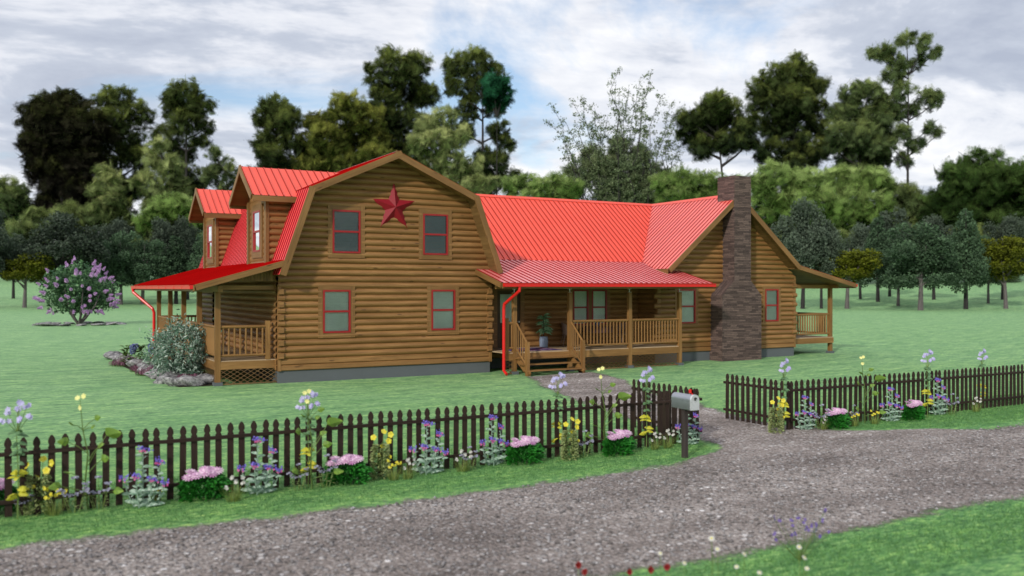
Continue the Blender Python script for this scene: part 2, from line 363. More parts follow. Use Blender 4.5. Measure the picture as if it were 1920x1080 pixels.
# ------------------------------------------------------------------ world, sun, camera
SUN_AZ_X, SUN_AZ_Y, SUN_EL = -.82, -.57, math.radians(27)
def world():
    w=bpy.data.worlds.new('World'); S.world=w; w.use_nodes=True; nt=w.node_tree; nt.nodes.clear()
    N=lambda t,**k:[setattr(x,a,b) or x for x in [nt.nodes.new(t)] for a,b in (k or {'label':''}).items()][-1]
    L=nt.links.new
    out=N('ShaderNodeOutputWorld'); sky=N('ShaderNodeTexSky',sky_type='NISHITA'); sky.sun_disc=False
    sky.sun_elevation=SUN_EL; sky.sun_rotation=math.atan2(SUN_AZ_X,SUN_AZ_Y); sky.altitude=100; sky.air_density=1.0; sky.dust_density=1.2; sky.ozone_density=1.5
    b1=N('ShaderNodeBackground'); b1.inputs[1].default_value=.15; L(sky.outputs[0],b1.inputs[0])
    tc=N('ShaderNodeTexCoord'); sp=N('ShaderNodeSeparateXYZ'); L(tc.outputs['Generated'],sp.inputs[0])
    def mth(op,a,b=0,clamp=False):
        x=N('ShaderNodeMath',operation=op); x.use_clamp=clamp
        for i,v in enumerate((a,b)):
            if hasattr(v,'is_linked'): L(v,x.inputs[i])
            else: x.inputs[i].default_value=v
        return x.outputs[0]
    zz=mth('ADD',mth('MAXIMUM',sp.outputs[2],0.0),.16)
    cb=N('ShaderNodeCombineXYZ'); L(mth('DIVIDE',sp.outputs[0],zz),cb.inputs[0]); L(mth('DIVIDE',sp.outputs[1],zz),cb.inputs[1]); cb.inputs[2].default_value=CLOUD_SEED
    def noise(scale,det,rough,dist=0,off=(0,0,0)):
        mp=N('ShaderNodeMapping'); L(cb.outputs[0],mp.inputs[0]); mp.inputs['Location'].default_value=off; mp.inputs['Rotation'].default_value=(0,0,.5); mp.inputs['Scale'].default_value=(.8,1.0,1)
        x=N('ShaderNodeTexNoise'); x.inputs['Scale'].default_value=scale; x.inputs['Detail'].default_value=det; x.inputs['Roughness'].default_value=rough; x.inputs['Distortion'].default_value=dist
        L(mp.outputs[0],x.inputs['Vector']); return x.outputs[0]
    def ramp(f,st):
        x=N('ShaderNodeValToRGB'); cr=x.color_ramp
        while len(cr.elements)<len(st): cr.elements.new(.5)
        for e,(p,c) in zip(cr.elements,st): e.position=p; e.color=(*c,1) if hasattr(c,'__len__') else (c,c,c,1)
        L(f,x.inputs[0]); return x.outputs[0]
    n1=noise(1.05,9,.60,.5); n2=noise(1.45,10,.60,.35,(3.1,1.7,2))
    mask=ramp(n1,[(.29,0.1),(.42,1.0)])
    shade=ramp(n2,[(.36,(.43,.47,.57)),(.46,(.55,.59,.68)),(.515,(.76,.78,.84)),(.60,(.93,.93,.95))])
    b2=N('ShaderNodeBackground'); b2.inputs[1].default_value=1.1; L(shade,b2.inputs[0])
    mx=N('ShaderNodeMixShader'); L(mth('MULTIPLY',mask,.95),mx.inputs[0]); L(b1.outputs[0],mx.inputs[1]); L(b2.outputs[0],mx.inputs[2])
    L(mx.outputs[0],out.inputs[0])
CLOUD_SEED=4.3
world()
sl=bpy.data.lights.new('sun','SUN'); sl.energy=2.7; sl.angle=math.radians(3.0); sl.color=(1,.955,.88)
so=bpy.data.objects.new('sun',sl); COL.objects.link(so)
sd=Vector((SUN_AZ_X*math.cos(SUN_EL),SUN_AZ_Y*math.cos(SUN_EL),math.sin(SUN_EL)))
so.rotation_euler=sd.to_track_quat('Z','Y').to_euler(); so.location=(-40,-30,40)
cam=bpy.data.cameras.new('camera'); co=bpy.data.objects.new('camera',cam); COL.objects.link(co)
cam.sensor_width=36; cam.lens=36*F_PX/1920; cam.clip_start=.1; cam.clip_end=4000
co.location=(0,0,EYE); co.rotation_euler=(math.pi/2,0,-YAW); S.camera=co
cam.dof.use_dof=True; cam.dof.focus_distance=25; cam.dof.aperture_fstop=.8
S.view_settings.view_transform='Standard'; S.view_settings.look='None'; S.view_settings.exposure=0
S.render.engine='CYCLES'
S.cycles.transparent_max_bounces=24; S.cycles.max_bounces=6; S.cycles.diffuse_bounces=3; S.cycles.use_denoising=True
# ================================================================== THE HOUSE
H=thing('log_house','long honey brown log cabin with red metal roofs, gambrel wing, porches and stone chimney','house',(0,0,0))
CH=.195                     # log course height
def log_wall(name, P, zb, zt, L, R, opens=(), bulge=.072, flat=2, extra=()):
    """P(s,z,off)->point; L(z),R(z) outline; opens=(s0,s1,z0,z1)"""
    mb=MB(); na=7
    zc=[zb]; k=0
    while zc[-1]<zt-1e-4: zc.append(min(zt,zc[-1]+(CH*.92 if k<flat else CH))); k+=1
    for ci in range(len(zc)-1):
        a,b=zc[ci],zc[ci+1]; full=CH*.92 if ci<flat else CH
        lev=set(a+full*i/na for i in range(na+1) if a+full*i/na<=b+1e-6)|{b}
        for o in opens:
            for z in (o[2],o[3]):
                if a<z<b: lev.add(z)
        for z in extra:
            if a<z<b: lev.add(z)
        lev=sorted(lev); lev=[z for i,z in enumerate(lev) if i==0 or z-lev[i-1]>1e-5]
        du=random.random()*20; dv=random.random()*20
        def off(z):
            t=min(1,max(0,(z-a)/full))
            if ci<flat: return bulge*.6*(1-abs(2*t-1)**12)
            return bulge*(1-abs(2*t-1)**2.1)
        for za,zb_ in zip(lev[:-1],lev[1:]):
            zm=(za+zb_)/2
            segs=[(L(za),R(za),L(zb_),R(zb_))]
            for (s0,s1,o0,o1) in opens:
                if o0<zm<o1:
                    ns=[]
                    for (la,ra,lb,rb) in segs:
                        if s0>=min(ra,rb) or s1<=max(la,lb): ns.append((la,ra,lb,rb)); continue
                        ns.append((la,s0,lb,s0)); ns.append((s1,ra,s1,rb))
                    segs=ns
            for (la,ra,lb,rb) in segs:
                if ra-la<1e-4 and rb-lb<1e-4: continue
                mb.face([P(la,za,off(za)),P(ra,za,off(za)),P(rb,zb_,off(zb_)),P(lb,zb_,off(zb_))],
                        [(la+du,za+dv),(ra+du,za+dv),(rb+du,zb_+dv),(lb+du,zb_+dv)],smooth=True)
    o=mb.build(name,M['log'],H,merge=False)
    bm=bmesh.new(); bm.from_mesh(o.data); 
    # weld inside a course only, so that the grooves stay crisp
    bmesh.ops.remove_doubles(bm,verts=bm.verts,dist=1e-5)
    for e in bm.edges:
        if len(e.link_faces)==2 and e.calc_face_angle(0)>.75: e.smooth=False
    bm.to_mesh(o.data); bm.free()
    return o
front=lambda y:(lambda s,z,o:(s,y-o,z))
back=lambda y:(lambda s,z,o:(s,y+o,z))
left=lambda x:(lambda s,z,o:(x-o,s,z))
right=lambda x:(lambda s,z,o:(x+o,s,z))
const=lambda c:(lambda z:c)
FZ=.37
GX0,GX1,GY0,GY1=7.24,14.55,27.08,39.0
MX0,MX1,MY0,MY1=14.55,21.82,28.3,36.0
RX0,RX1,RY0,RY1=21.82,29.34,27.25,37.0
GCX=(GX0+GX1)/2
# gambrel profile (top surface of the roof)
K0=(7.13,3.30); K1=(8.03,5.92); K2=(10.895,7.20); K3=(13.76,5.92); K4=(14.66,3.42)
def gl(z):
    if z<3.55: return GX0
    if z<5.86: return max(GX0,K0[0]+(z-K0[1])*(K1[0]-K0[0])/(K1[1]-K0[1])+.08)
    return min(GCX,K1[0]+(z-5.86)*(K2[0]-K1[0])/(K2[1]-.14-5.86)+.02)
gr=lambda z:2*GCX-gl(z)
WINS=[]   # (plane, s0,s1,z0,z1)
WG=[(8.93,9.84,3.985,5.335),(12.0,12.9,3.985,5.335),(8.625,9.515,1.49,2.83),(12.30,13.17,1.49,2.83)]
grow=lambda w,d=.03:(w[0]-d,w[1]+d,w[2]-d,w[3]+d)
log_wall('front_gable_wall',front(GY0),FZ,7.02,gl,gr,[grow(w) for w in WG],extra=(3.55,5.86))
log_wall('side_wall',left(GX0),FZ,3.6,const(GY0),const(GY1),[(35.4,36.5,.75,2.83)])
log_wall('rear_wall',back(GY1),FZ,7.02,gl,gr,extra=(3.55,5.86))
log_wall('side_wall',right(GX1),FZ,3.5,const(GY0),const(MY0))
WM=[(18.70,19.40,1.49,2.82),(19.56,20.26,1.49,2.82)]
DOOR=(15.45,16.40,.74,2.80)
log_wall('porch_wall',front(MY0),FZ,3.75,const(MX0),const(MX1),[(18.67,20.29,1.46,2.85),(DOOR[0]-.03,DOOR[1]+.03,.6,2.83)])
log_wall('rear_wall',back(MY1),FZ,3.75,const(MX0),const(MX1))
RSL=.8333; RCX=25.58; RZ=6.65
rl=lambda z: RX0 if z<3.36 else min(RCX,RX0+(z-3.36)/RSL)
rr=lambda z: RX1 if z<3.36 else max(RCX,RX1-(z-3.36)/RSL)
WR=[(22.90,23.79,1.50,2.84),(27.575,28.32,1.50,2.84)]
log_wall('chimney_gable_wall',front(RY0),FZ,6.45,rl,rr,[grow(w) for w in WR],extra=(3.36,))
log_wall('side_wall',left(RX0),FZ,3.4,const(RY0),const(MY0))
log_wall('side_wall',right(RX1),FZ,3.4,const(RY0),const(RY1))
log_wall('rear_wall',back(RY1),FZ,6.45,rl,rr,extra=(3.36,))
# foundation
mb=MB()
mb.box(GX0+.02,GX1-.02,GY0+.02,GY1-.02,-.3,FZ); mb.box(GX1-.05,RX0+.05,MY0+.02,MY1-.02,-.3,FZ-.004); mb.box(RX0+.02,RX1-.02,RY0+.02,RY1-.02,-.3,FZ-.002)
mb.build('foundation',M['fndn'],H)
# crossing log ends at the corners
def corner(x,y,dx,dy,z1,n0=2,ef=.2,es=.16):
    mb=MB(); z=FZ+2*CH*.92; k=0
    while z+CH<=z1+.01:
        zc=z+CH/2
        if k%2==0:      # log of the side wall pokes forward
            hh=CH*.94; mb.beam((x+dx*.02,y-dy*.10,zc),(x+dx*.02,y+dy*(es-.035),zc),.19,hh); mb.beam((x+dx*.02,y+dy*(es-.035),zc),(x+dx*.02,y+dy*(es-.012),zc),.172,hh*.93); mb.beam((x+dx*.02,y+dy*(es-.012),zc),(x+dx*.02,y+dy*es,zc),.14,hh*.8)
        else: mb.tube([(x-dx*.10,y+dy*.01,zc),(x+dx*ef,y+dy*.01,zc)],CH*.49,12)
        z+=CH; k+=1
    mb.beam((x+dx*.06,y,FZ),(x+dx*.06,y,z1),.10,.10,up=(0,1,0)); mb.build('corner_logs',M['log'],H)
corner(GX0+.10,GY0,-1,-1,3.0,es=.13,ef=.12); corner(GX1-.09,GY0,1,-1,2.95,es=.12,ef=.16)
corner(RX0+.10,RY0,-1,-1,3.0); corner(RX1-.08,RY0,1,-1,3.3,es=.06,ef=.15); corner(GX0+.1,GY1,-1,1,3.0,ef=.3)
# ---------------------------------------------------------------- windows
def window(P, s0,s1,z0,z1, trim=.15, blind=True, sides=(1,1), tdepth=.066, bm='blind'):
    """P(s,z,off)"""
    def bx(mb,a,b,c,d,o0,o1):
        q=[P(a,c,o0),P(b,c,o0),P(b,d,o0),P(a,d,o0),P(a,c,o1),P(b,c,o1),P(b,d,o1),P(a,d,o1)]
        o=random.random()*9; w=b-a; h=d-c
        if w>h: uv=[(o,0),(o+w,0),(o+w,h),(o,h)]
        else: uv=[(o,0),(o,w),(o+h,w),(o+h,0)]
        for f in ((4,5,6,7),(0,4,7,3),(5,1,2,6),(7,6,2,3),(0,1,5,4),(3,2,1,0)): mb.face([q[i] for i in f],uv)
    f=.055; m=(z0+z1)/2
    fr=MB(); bx(fr,s0,s0+f,z0,z1,-.03,.082); bx(fr,s1-f,s1,z0,z1,-.03,.082); bx(fr,s0+f,s1-f,z1-f,z1,-.03,.08); bx(fr,s0+f,s1-f,z0,z0+f,-.03,.08); bx(fr,s0+f,s1-f,m-.03,m+.03,-.02,.075)
    w=fr.build('window',M['winred'],H)
    tm=MB()
    if trim:
        if sides[0]: bx(tm,s0-trim,s0,z0-trim,z1+trim,-.03,tdepth)
        if sides[1]: bx(tm,s1,s1+trim,z0-trim,z1+trim,-.03,tdepth)
        bx(tm,s0,s1,z1,z1+trim,-.03,tdepth-.002); bx(tm,s0,s1,z0-trim,z0,-.03,tdepth-.002)
        tm.build('window_trim',M['trim'],w)
    for a,b,o in ((z0+f,m-.03,.035),(m+.03,z1-f,.055)):
        g=MB(); g.face([P(s0+f,a,o),P(s1-f,a,o),P(s1-f,b,o),P(s0+f,b,o)]); g.build('pane',M['glass'],w)
    if blind:
        bl=MB(); z=z0+.03; 
        while z<z1-.02:
            bl.face([P(s0+.05,z,.022),P(s1-.05,z,.022),P(s1-.05,z+.046,.004),P(s0+.05,z+.046,.004)]); z+=.048
        bl.build('blind',M[bm],w)
    return w
for i,wn in enumerate(WG): window(front(GY0),*wn,bm='blind' if i>1 else 'blinddark')
for i,wn in enumerate(WM): window(front(MY0),*wn,sides=(i==0,i==1))
mb=MB(); mb.box(19.402,19.558,MY0-.064,MY0+.03,1.346,2.964); mb.build('mullion_trim',M['trim'],H)
for wn in WR: window(front(RY0),*wn)
# ---------------------------------------------------------------- door on the porch
mb=MB(); y=MY0
mb.box(DOOR[0],DOOR[0]+.13,y-.03,y+.02,DOOR[2],DOOR[3]); mb.box(DOOR[1]-.13,DOOR[1],y-.03,y+.02,DOOR[2],DOOR[3])
mb.box(DOOR[0]+.13,DOOR[1]-.13,y-.029,y+.02,DOOR[2],1.62); mb.box(DOOR[0]+.13,DOOR[1]-.13,y-.029,y+.02,2.66,DOOR[3])
mb.box(DOOR[0]+.2,DOOR[1]-.2,y-.04,y-.03,.95,1.5)
d=mb.build('door',M['door'],H)
g=MB(); g.face([(DOOR[0]+.13,y-.012,1.62),(DOOR[1]-.13,y-.012,1.62),(DOOR[1]-.13,y-.012,2.66),(DOOR[0]+.13,y-.012,2.66)]); g.build('pane',M['glass'],d)
g=MB(); z=1.63
while z<2.64: g.face([(DOOR[0]+.13,y+.035,z),(DOOR[1]-.13,y+.035,z),(DOOR[1]-.13,y+.05,z+.046),(DOOR[0]+.13,y+.05,z+.046)]); z+=.048
g.build('blind',M['blind'],d)
k=MB(); k.tube([(DOOR[1]-.07,y-.03,1.66),(DOOR[1]-.07,y-.10,1.66)],[.02,.035],8); k.tube([(DOOR[1]-.07,y-.10,1.66),(DOOR[1]-.17,y-.10,1.66)],.012,6); k.build('door_handle',M['steel'],d)
mb=MB(); mb.box(DOOR[1]+.002,DOOR[1]+.18,y-.068,y+.03,.74,2.98); mb.box(DOOR[0]-.18,DOOR[0]-.002,y-.068,y+.03,.74,2.98); mb.box(DOOR[0],DOOR[1],y-.066,y+.03,2.80,2.98); mb.build('door_trim',M['trim'],d)
# ---------------------------------------------------------------- roofs
def sheet(mb,o,ac,up,W,Ln,sp=.235,h=.024,clip=None):
    """ribbed metal: o corner at eave, ac unit across, up unit up the slope"""
    o=Vector(o); ac=Vector(ac).normalized(); up=Vector(up).normalized(); n=ac.cross(up).normalized()
    if n.z<0: n=-n
    pts=[]; x=0.0
    while x<W:
        for a,b in ((0,0),(.012,h),(.034,h),(.046,0),(.105,0),(.112,.006),(.128,.006),(.135,0),(.165,0),(.172,.006),(.188,.006),(.195,0)):
            if x+a<=W: pts.append((x+a,b))
        x+=sp
    pts.append((W,0))
    for (x0,h0),(x1,h1) in zip(pts[:-1],pts[1:]):
        if x1-x0<1e-5: continue
        a=o+ac*x0+n*h0; b=o+ac*x1+n*h1
        mb.face([a,b,b+up*Ln,a+up*Ln],[(0,x0),(0,x1),(Ln,x1),(Ln,x0)],mi=1 if (h0>.007)!=(h1>.007) else 0)
def slope_roof(name, e0, e1, r0, r1, soffit=True, thick=.13, sp=.235, rakes=(True,False), fascia=True, rake_h=.20, lift=.012, mat='roof', rt=.04, ext=(0,0)):
    """quad roof plane: eave e0->e1, ridge r0->r1 (rectangular)"""
    e0,e1,r0,r1=map(Vector,(e0,e1,r0,r1)); ac=(e1-e0); W=ac.length; ac/=W; up=(r0-e0); Ln=up.length; up/=Ln
    n=ac.cross(up).normalized()
    if n.z<0: n=-n
    mb=MB(); sheet(mb,e0+n*lift-up*.02,ac,up,W,Ln+.02,sp)
    r=mb.build(name,[M[mat],M['seamshade_dim' if mat=='roofdim' else 'seamshade']],H)
    dk=MB()
    q=[e0,e1,r1,r0]; lo=[p-n*thick for p in q]
    uv=[(0,0),(0,W),(Ln,W),(Ln,0)]
    uv2=[(0,0),(W,0),(W,Ln),(0,Ln)]
    dk.face(q,uv2); 
    # boarded underside
    nb=max(1,int(Ln/.14)); 
    for i in range(nb):
        t0=i/nb; t1=(i+1)/nb-.012/Ln
        a=lo[0].lerp(lo[3],t0); b=lo[1].lerp(lo[2],t0); c=lo[1].lerp(lo[2],t1); d_=lo[0].lerp(lo[3],t1); oo=random.random()*9
        dk.face([b,a,d_,c],[(W+oo,oo),(oo,oo),(oo,oo+.14),(W+oo,oo+.14)])
    lo2=[p+n*.006 for p in lo]; dk.face([lo2[1],lo2[0],lo2[3],lo2[2]],uv2)
    for i in range(4):
        j=(i+1)%4; dk.face([q[j],q[i],lo[i],lo[j]],[(0,0),(1,0),(1,.1),(0,.1)])
    dk.build('roof_boards',M['soffit'],r)
    for on,a,b,sg in ((rakes[0],e0,r0,-1),(rakes[1],e1,r1,1)):
        if on:
            fb=MB(); w=Vector(ac)*sg*(rt/2+.001)-n*(rake_h/2-.012); fb.beam(a+w-up*ext[0],b+w+up*ext[1],rt,rake_h,up=n); fb.build('rake_board',M['trim'],r)
    if fascia:
        fb=MB(); fb.beam(e0-up*.022-Vector((0,0,rake_h/2-.0)),e1-up*.022-Vector((0,0,rake_h/2)),.04,rake_h); fb.build('fascia_board',M['trim'],r)
    return r
YF=26.45; YB=39.75
slope_roof('gambrel_roof',(K0[0],YB,K0[1]),(K0[0],YF,K0[1]),(K1[0],YB,K1[1]),(K1[0],YF,K1[1]),rakes=(True,True),fascia=False,rt=.050,ext=(0,.05),mat='rooflow')
slope_roof('gambrel_roof',(K1[0],YB,K1[1]),(K1[0],YF,K1[1]),(K2[0],YB,K2[1]),(K2[0],YF,K2[1]),rakes=(True,True),fascia=False,rt=.044,ext=(.04,.09),mat='roofdim')
slope_roof('gambrel_roof',(K3[0],YF,K3[1]),(K3[0],YB,K3[1]),(K2[0],YF,K2[1]),(K2[0],YB,K2[1]),rakes=(True,True),fascia=False,rt=.040,ext=(.04,.09))
slope_roof('gambrel_roof',(K4[0],YF,K4[1]),(K4[0],YB,K4[1]),(K3[0],YF,K3[1]),(K3[0],YB,K3[1]),rakes=(True,True),fascia=False,rt=.050,ext=(0,.05))
# left porch roof
slope_roof('porch_roof',(4.72,YB,2.975),(4.72,YF,2.975),(7.26,YB,3.70),(7.26,YF,3.70),rakes=(True,True),rake_h=.17,mat='roofdim',rt=.035)
# main roof front and rear
MRY=32.15; MRZ=6.65; MS=.78
slope_roof('main_roof',(12.2,28.55,MRZ-MS*(MRY-28.55)),(25.7,28.55,MRZ-MS*(MRY-28.55)),(12.2,MRY,MRZ),(25.7,MRY,MRZ),rakes=(False,False),fascia=False)
slope_roof('main_roof',(25.7,36.4,MRZ-MS*(36.4-MRY)),(12.2,36.4,MRZ-MS*(36.4-MRY)),(25.7,MRY,MRZ),(12.2,MRY,MRZ),rakes=(False,False))
# wing with the chimney
EX=21.95; RYF=26.62; RYB=37.6
slope_roof('wing_roof',(EX,RYB,RZ-RSL*(RCX-EX)),(EX,RYF,RZ-RSL*(RCX-EX)),(RCX,RYB,RZ),(RCX,RYF,RZ),rakes=(True,True),ext=(0,.12),mat='roofwing')
EX2=28.97
slope_roof('wing_roof',(EX2,RYF,RZ-RSL*(EX2-RCX)),(EX2,RYB,RZ-RSL*(EX2-RCX)),(RCX,RYF,RZ),(RCX,RYB,RZ),rakes=(True,True),fascia=False,rt=.046,ext=(.05,.12))
# main porch roof
PEY=25.25; PEZ=3.055; PSL=.2527; PX0=13.976; PX1=22.93
slope_roof('porch_roof',(PX0,PEY,PEZ),(PX1,PEY,PEZ),(PX0,28.75,PEZ+PSL*(28.75-PEY)),(PX1,28.75,PEZ+PSL*(28.75-PEY)),rakes=(True,True),rake_h=.17,mat='roofsheen')
# right porch roof
zr=RZ-RSL*(EX2-RCX)
slope_roof('porch_roof',(32.42,RYF,3.06),(32.42,RYB-1,3.06),(EX2-.05,RYF,zr+.0),(EX2-.05,RYB-1,zr),rakes=(True,True),rake_h=.17)
# ridge caps
mb=MB()
for a,b,c in (((K2[0],YF-.02,K2[1]),(K2[0],YB,K2[1]),(.444)),((12.2,MRY,MRZ),(25.6,MRY,MRZ),MS),((RCX,RYF-.02,RZ),(RCX,RYB,RZ),RSL)):
    a=Vector(a); b=Vector(b); d=(b-a).normalized(); s=Vector((-d.y,d.x,0))
    for sg in (1,-1):
        mb.face([a+Vector((0,0,.045)),b+Vector((0,0,.045)),b+s*sg*.14+Vector((0,0,.045-.14*c)),a+s*sg*.14+Vector((0,0,.045-.14*c))])
mb.build('ridge_cap',M['roof'],H)
# gutters and downspouts
def gutter(p0,p1,out):
    mb=MB(); p0=Vector(p0); p1=Vector(p1); o=Vector(out)
    mb.beam(p0+o*.005,p1+o*.005,.008,.115); mb.beam(p0+o*.11+Vector((0,0,.0)),p1+o*.11,.012,.115); mb.beam(p0+o*.058+Vector((0,0,-.053)),p1+o*.058+Vector((0,0,-.053)),.10,.01)
    mb.beam(p0+o*.12+Vector((0,0,.05)),p1+o*.12+Vector((0,0,.05)),.02,.02)
    for p in (p0,p1): mb.beam(p,p+o*.11,.008,.112)
    L=(p1-p0).length; k=1
    while k*1.5<L:
        q=p0.lerp(p1,k*1.5/L); mb.beam(q+o*.118,q+o*.118+Vector((0,0,.001))+ (p1-p0).normalized()*.03,.008,.118); k+=1
    return mb.build('gutter',M['red'],H)
g1=gutter((4.70,YB,2.915),(4.70,YF+.02,2.915),(-1,0,0))
g2=gutter((PX0+.02,PEY-.045,2.99),(PX1+.02,PEY-.045,2.99),(0,-1,0))
g3=gutter((32.44,RYF+.02,3.0),(32.44,RYB-1,3.0),(1,0,0))
mb=MB(); xr=14.46
mb.tube([(xr+.12,PEY-.1,2.96),(xr+.12,PEY-.1,2.80),(xr-.06,25.84,2.36),(xr-.06,25.88,2.2),(xr-.06,25.88,.16),(xr-.05,25.70,.05)],.052,10); mb.build('downspout',M['red'],H)
mb=MB(); mb.tube([(4.62,39.4,2.86),(4.62,39.3,2.72),(5.28,38.72,2.05),(5.33,38.7,1.9),(5.33,38.7,.1),(5.2,38.7,.05)],.06,10); mb.build('downspout',M['red'],H)
# ---------------------------------------------------------------- dormers
def dormer(yc):
    x=7.15; hw=1.16; zb=3.55; ze=5.62; rz=6.75; s=.665
    P=lambda s_,z,o:(x-o,s_,z)
    zt=rz-.16
    lf=lambda z: yc-hw if z<zt-s*hw else yc-(zt-z)/s
    rf=lambda z: yc+hw if z<zt-s*hw else yc+(zt-z)/s
    ws=(yc-.44,yc+.26,4.05,5.36)
    d=log_wall('dormer',P,zb,zt,lf,rf,[grow((yc-.45,yc+.45,4.05,5.36))],flat=0,bulge=.03)
    for sg in (1,-1):
        yy=yc+sg*hw
        Ps=(lambda s_,z,o,yy=yy,sg=sg:(s_,yy+sg*o,z))
        w=log_wall('dormer_side',Ps,zb,5.75,lambda z:x,lambda z:max(x+.01,K0[0]+(z-K0[1])*(K1[0]-K0[0])/(K1[1]-K0[1])+.1),flat=0)
        w.parent=d
    for sg in (1,-1):
        mb=MB(); mb.beam((x-.035,yc+sg*(hw-.02),zb),(x-.035,yc+sg*(hw-.02),5.72),.20,.11,up=(1,0,0)); mb.build('corner_trim',M['trim'],d)
    window(P,yc-.45,yc+.45,4.05,5.36,trim=.2,bm='blinddark',tdepth=.07)
    # roof
    ov=.57; hz=1.55
    for sg in (1,-1):
        xa=x-ov; xb=10.2
        e=[(xa,yc+sg*hz,rz-s*hz),(xb,yc+sg*hz,rz-s*hz),(xa,yc,rz),(xb,yc,rz)]
        if sg>0: e=[e[1],e[0],e[3],e[2]]
        rf_=slope_roof('dormer_roof',e[0],e[1],e[2],e[3],rakes=(sg<0,sg>0),rake_h=.17,thick=.10,rt=.04 if sg>0 else .045,ext=(0,.08))
    return d
dormer(29.05); dormer(36.5)
# ---------------------------------------------------------------- chimney
mb=MB(); cx0,cx1,cy0,cy1=24.60,26.70,26.54,27.30; ux0,ux1,uy1=25.235,26.125,27.5
def quad(p,o): 
    p=[Vector(a) for a in p]; n=(p[1]-p[0]).cross(p[3]-p[0]).normalized()
    if abs(n.x)>.7: uv=[(a.y+o,a.z) for a in p]
    elif abs(n.y)>.6: uv=[(a.x+o,a.z) for a in p]
    else: uv=[(a.x+o,a.y*1.0) for a in p]
    mb.face(p,uv)
z1,z2,z3=2.60,3.19,7.36
quad([(cx0,cy0,-.1),(cx1,cy0,-.1),(cx1,cy0,z1),(cx0,cy0,z1)],0); quad([(cx0,cy0,z1),(cx1,cy0,z1),(ux1,cy0,z2),(ux0,cy0,z2)],0); quad([(ux0,cy0,z2),(ux1,cy0,z2),(ux1,cy0,z3),(ux0,cy0,z3)],0)
quad([(cx0,cy1,-.1),(cx0,cy0,-.1),(cx0,cy0,z1),(cx0,cy1,z1)],.3); quad([(cx1,cy0,-.1),(cx1,cy1,-.1),(cx1,cy1,z1),(cx1,cy0,z1)],.3)
quad([(cx0,cy1,z1),(cx0,cy0,z1),(ux0,cy0,z2),(ux0,cy1,z2)],.3); quad([(cx1,cy0,z1),(cx1,cy1,z1),(ux1,cy1,z2),(ux1,cy0,z2)],.3)
quad([(ux0,uy1,z2),(ux0,cy0,z2),(ux0,cy0,z3),(ux0,uy1,z3)],.3); quad([(ux1,cy0,z2),(ux1,uy1,z2),(ux1,uy1,z3),(ux1,cy0,z3)],.3); quad([(ux1,uy1,z2),(ux0,uy1,z2),(ux0,uy1,z3),(ux1,uy1,z3)],.1)
quad([(ux0,cy0,z3),(ux1,cy0,z3),(ux1,uy1,z3),(ux0,uy1,z3)],.1)
ch=mb.build('chimney',M['stone'],H)
mb=MB(); mb.box(ux0+.2,ux1-.2,cy0+.25,uy1-.25,z3+.002,z3+.03); mb.build('flue',M['black'],ch)
# ---------------------------------------------------------------- porches: decks, posts, railings, lattice
DZ=.73
def deck(x0,x1,y0,y1,sides):
    mb=MB(); n=int(round((y1-y0)/.14)); w=(y1-y0)/n
    for i in range(n): mb.box(x0,x1,y0+i*w,y0+(i+1)*w-.006,DZ-.035,DZ+random.uniform(-.001,.001))
    d=mb.build('porch_deck',M['deck'],H)
    r=MB()
    for (a,b) in sides: r.beam((a[0],a[1],.585),(b[0],b[1],.585),.045,.235)
    r.build('rim_board',M['post'],d)
    return d
def post(x,y,zt=2.86,w=.135,bracket=False,base=True):
    mb=MB(); mb.box(x-w/2,x+w/2,y-w/2,y+w/2,.10 if base else DZ,zt-(.12 if bracket else 0)); p=mb.build('porch_post',M['post'],H)
    if base:
        b=MB(); b.box(x-w*.85,x+w*.85,y-w*.85,y+w*.85,-.2,.10); b.build('post_base',M['fndn'],p)
    if bracket:
        b=MB(); b.tube([(x,y,zt-.12),(x,y,zt)],.016,6); b.box(x-.05,x+.05,y-.05,y+.05,zt-.125,zt-.112); b.box(x-.055,x+.055,y-.05,y+.05,zt-.012,zt); b.build('post_jack',M['white'],p)
    return p
def railing(p0,p1,z0=DZ,sp=.135,top=1.0,bot=.15,ztop=None,rb=.029):
    p0=Vector(p0); p1=Vector(p1); L=(p1-p0).length; up=Vector((0,0,1))
    mb=MB(); mb.tube([p0+up*top,p1+up*top],.048,10); r=mb.build('porch_railing',M['post'],H)
    b=MB(); b.tube([p0+up*bot,p1+up*bot],.038,8); b.build('bottom_rail',M['post'],r)
    n=max(1,int(L/sp)); me=None
    for i in range(n):
        q=p0.lerp(p1,(i+.5)/n)
        if me is None:
            b=MB(); b.tube([(0,0,bot+.02),(0,0,top-.03)],rb,8); o=b.build('baluster',M['post'],r); me=o
        else:
            o=me.copy(); COL.objects.link(o); o.parent=r
        o.location=q
    return r
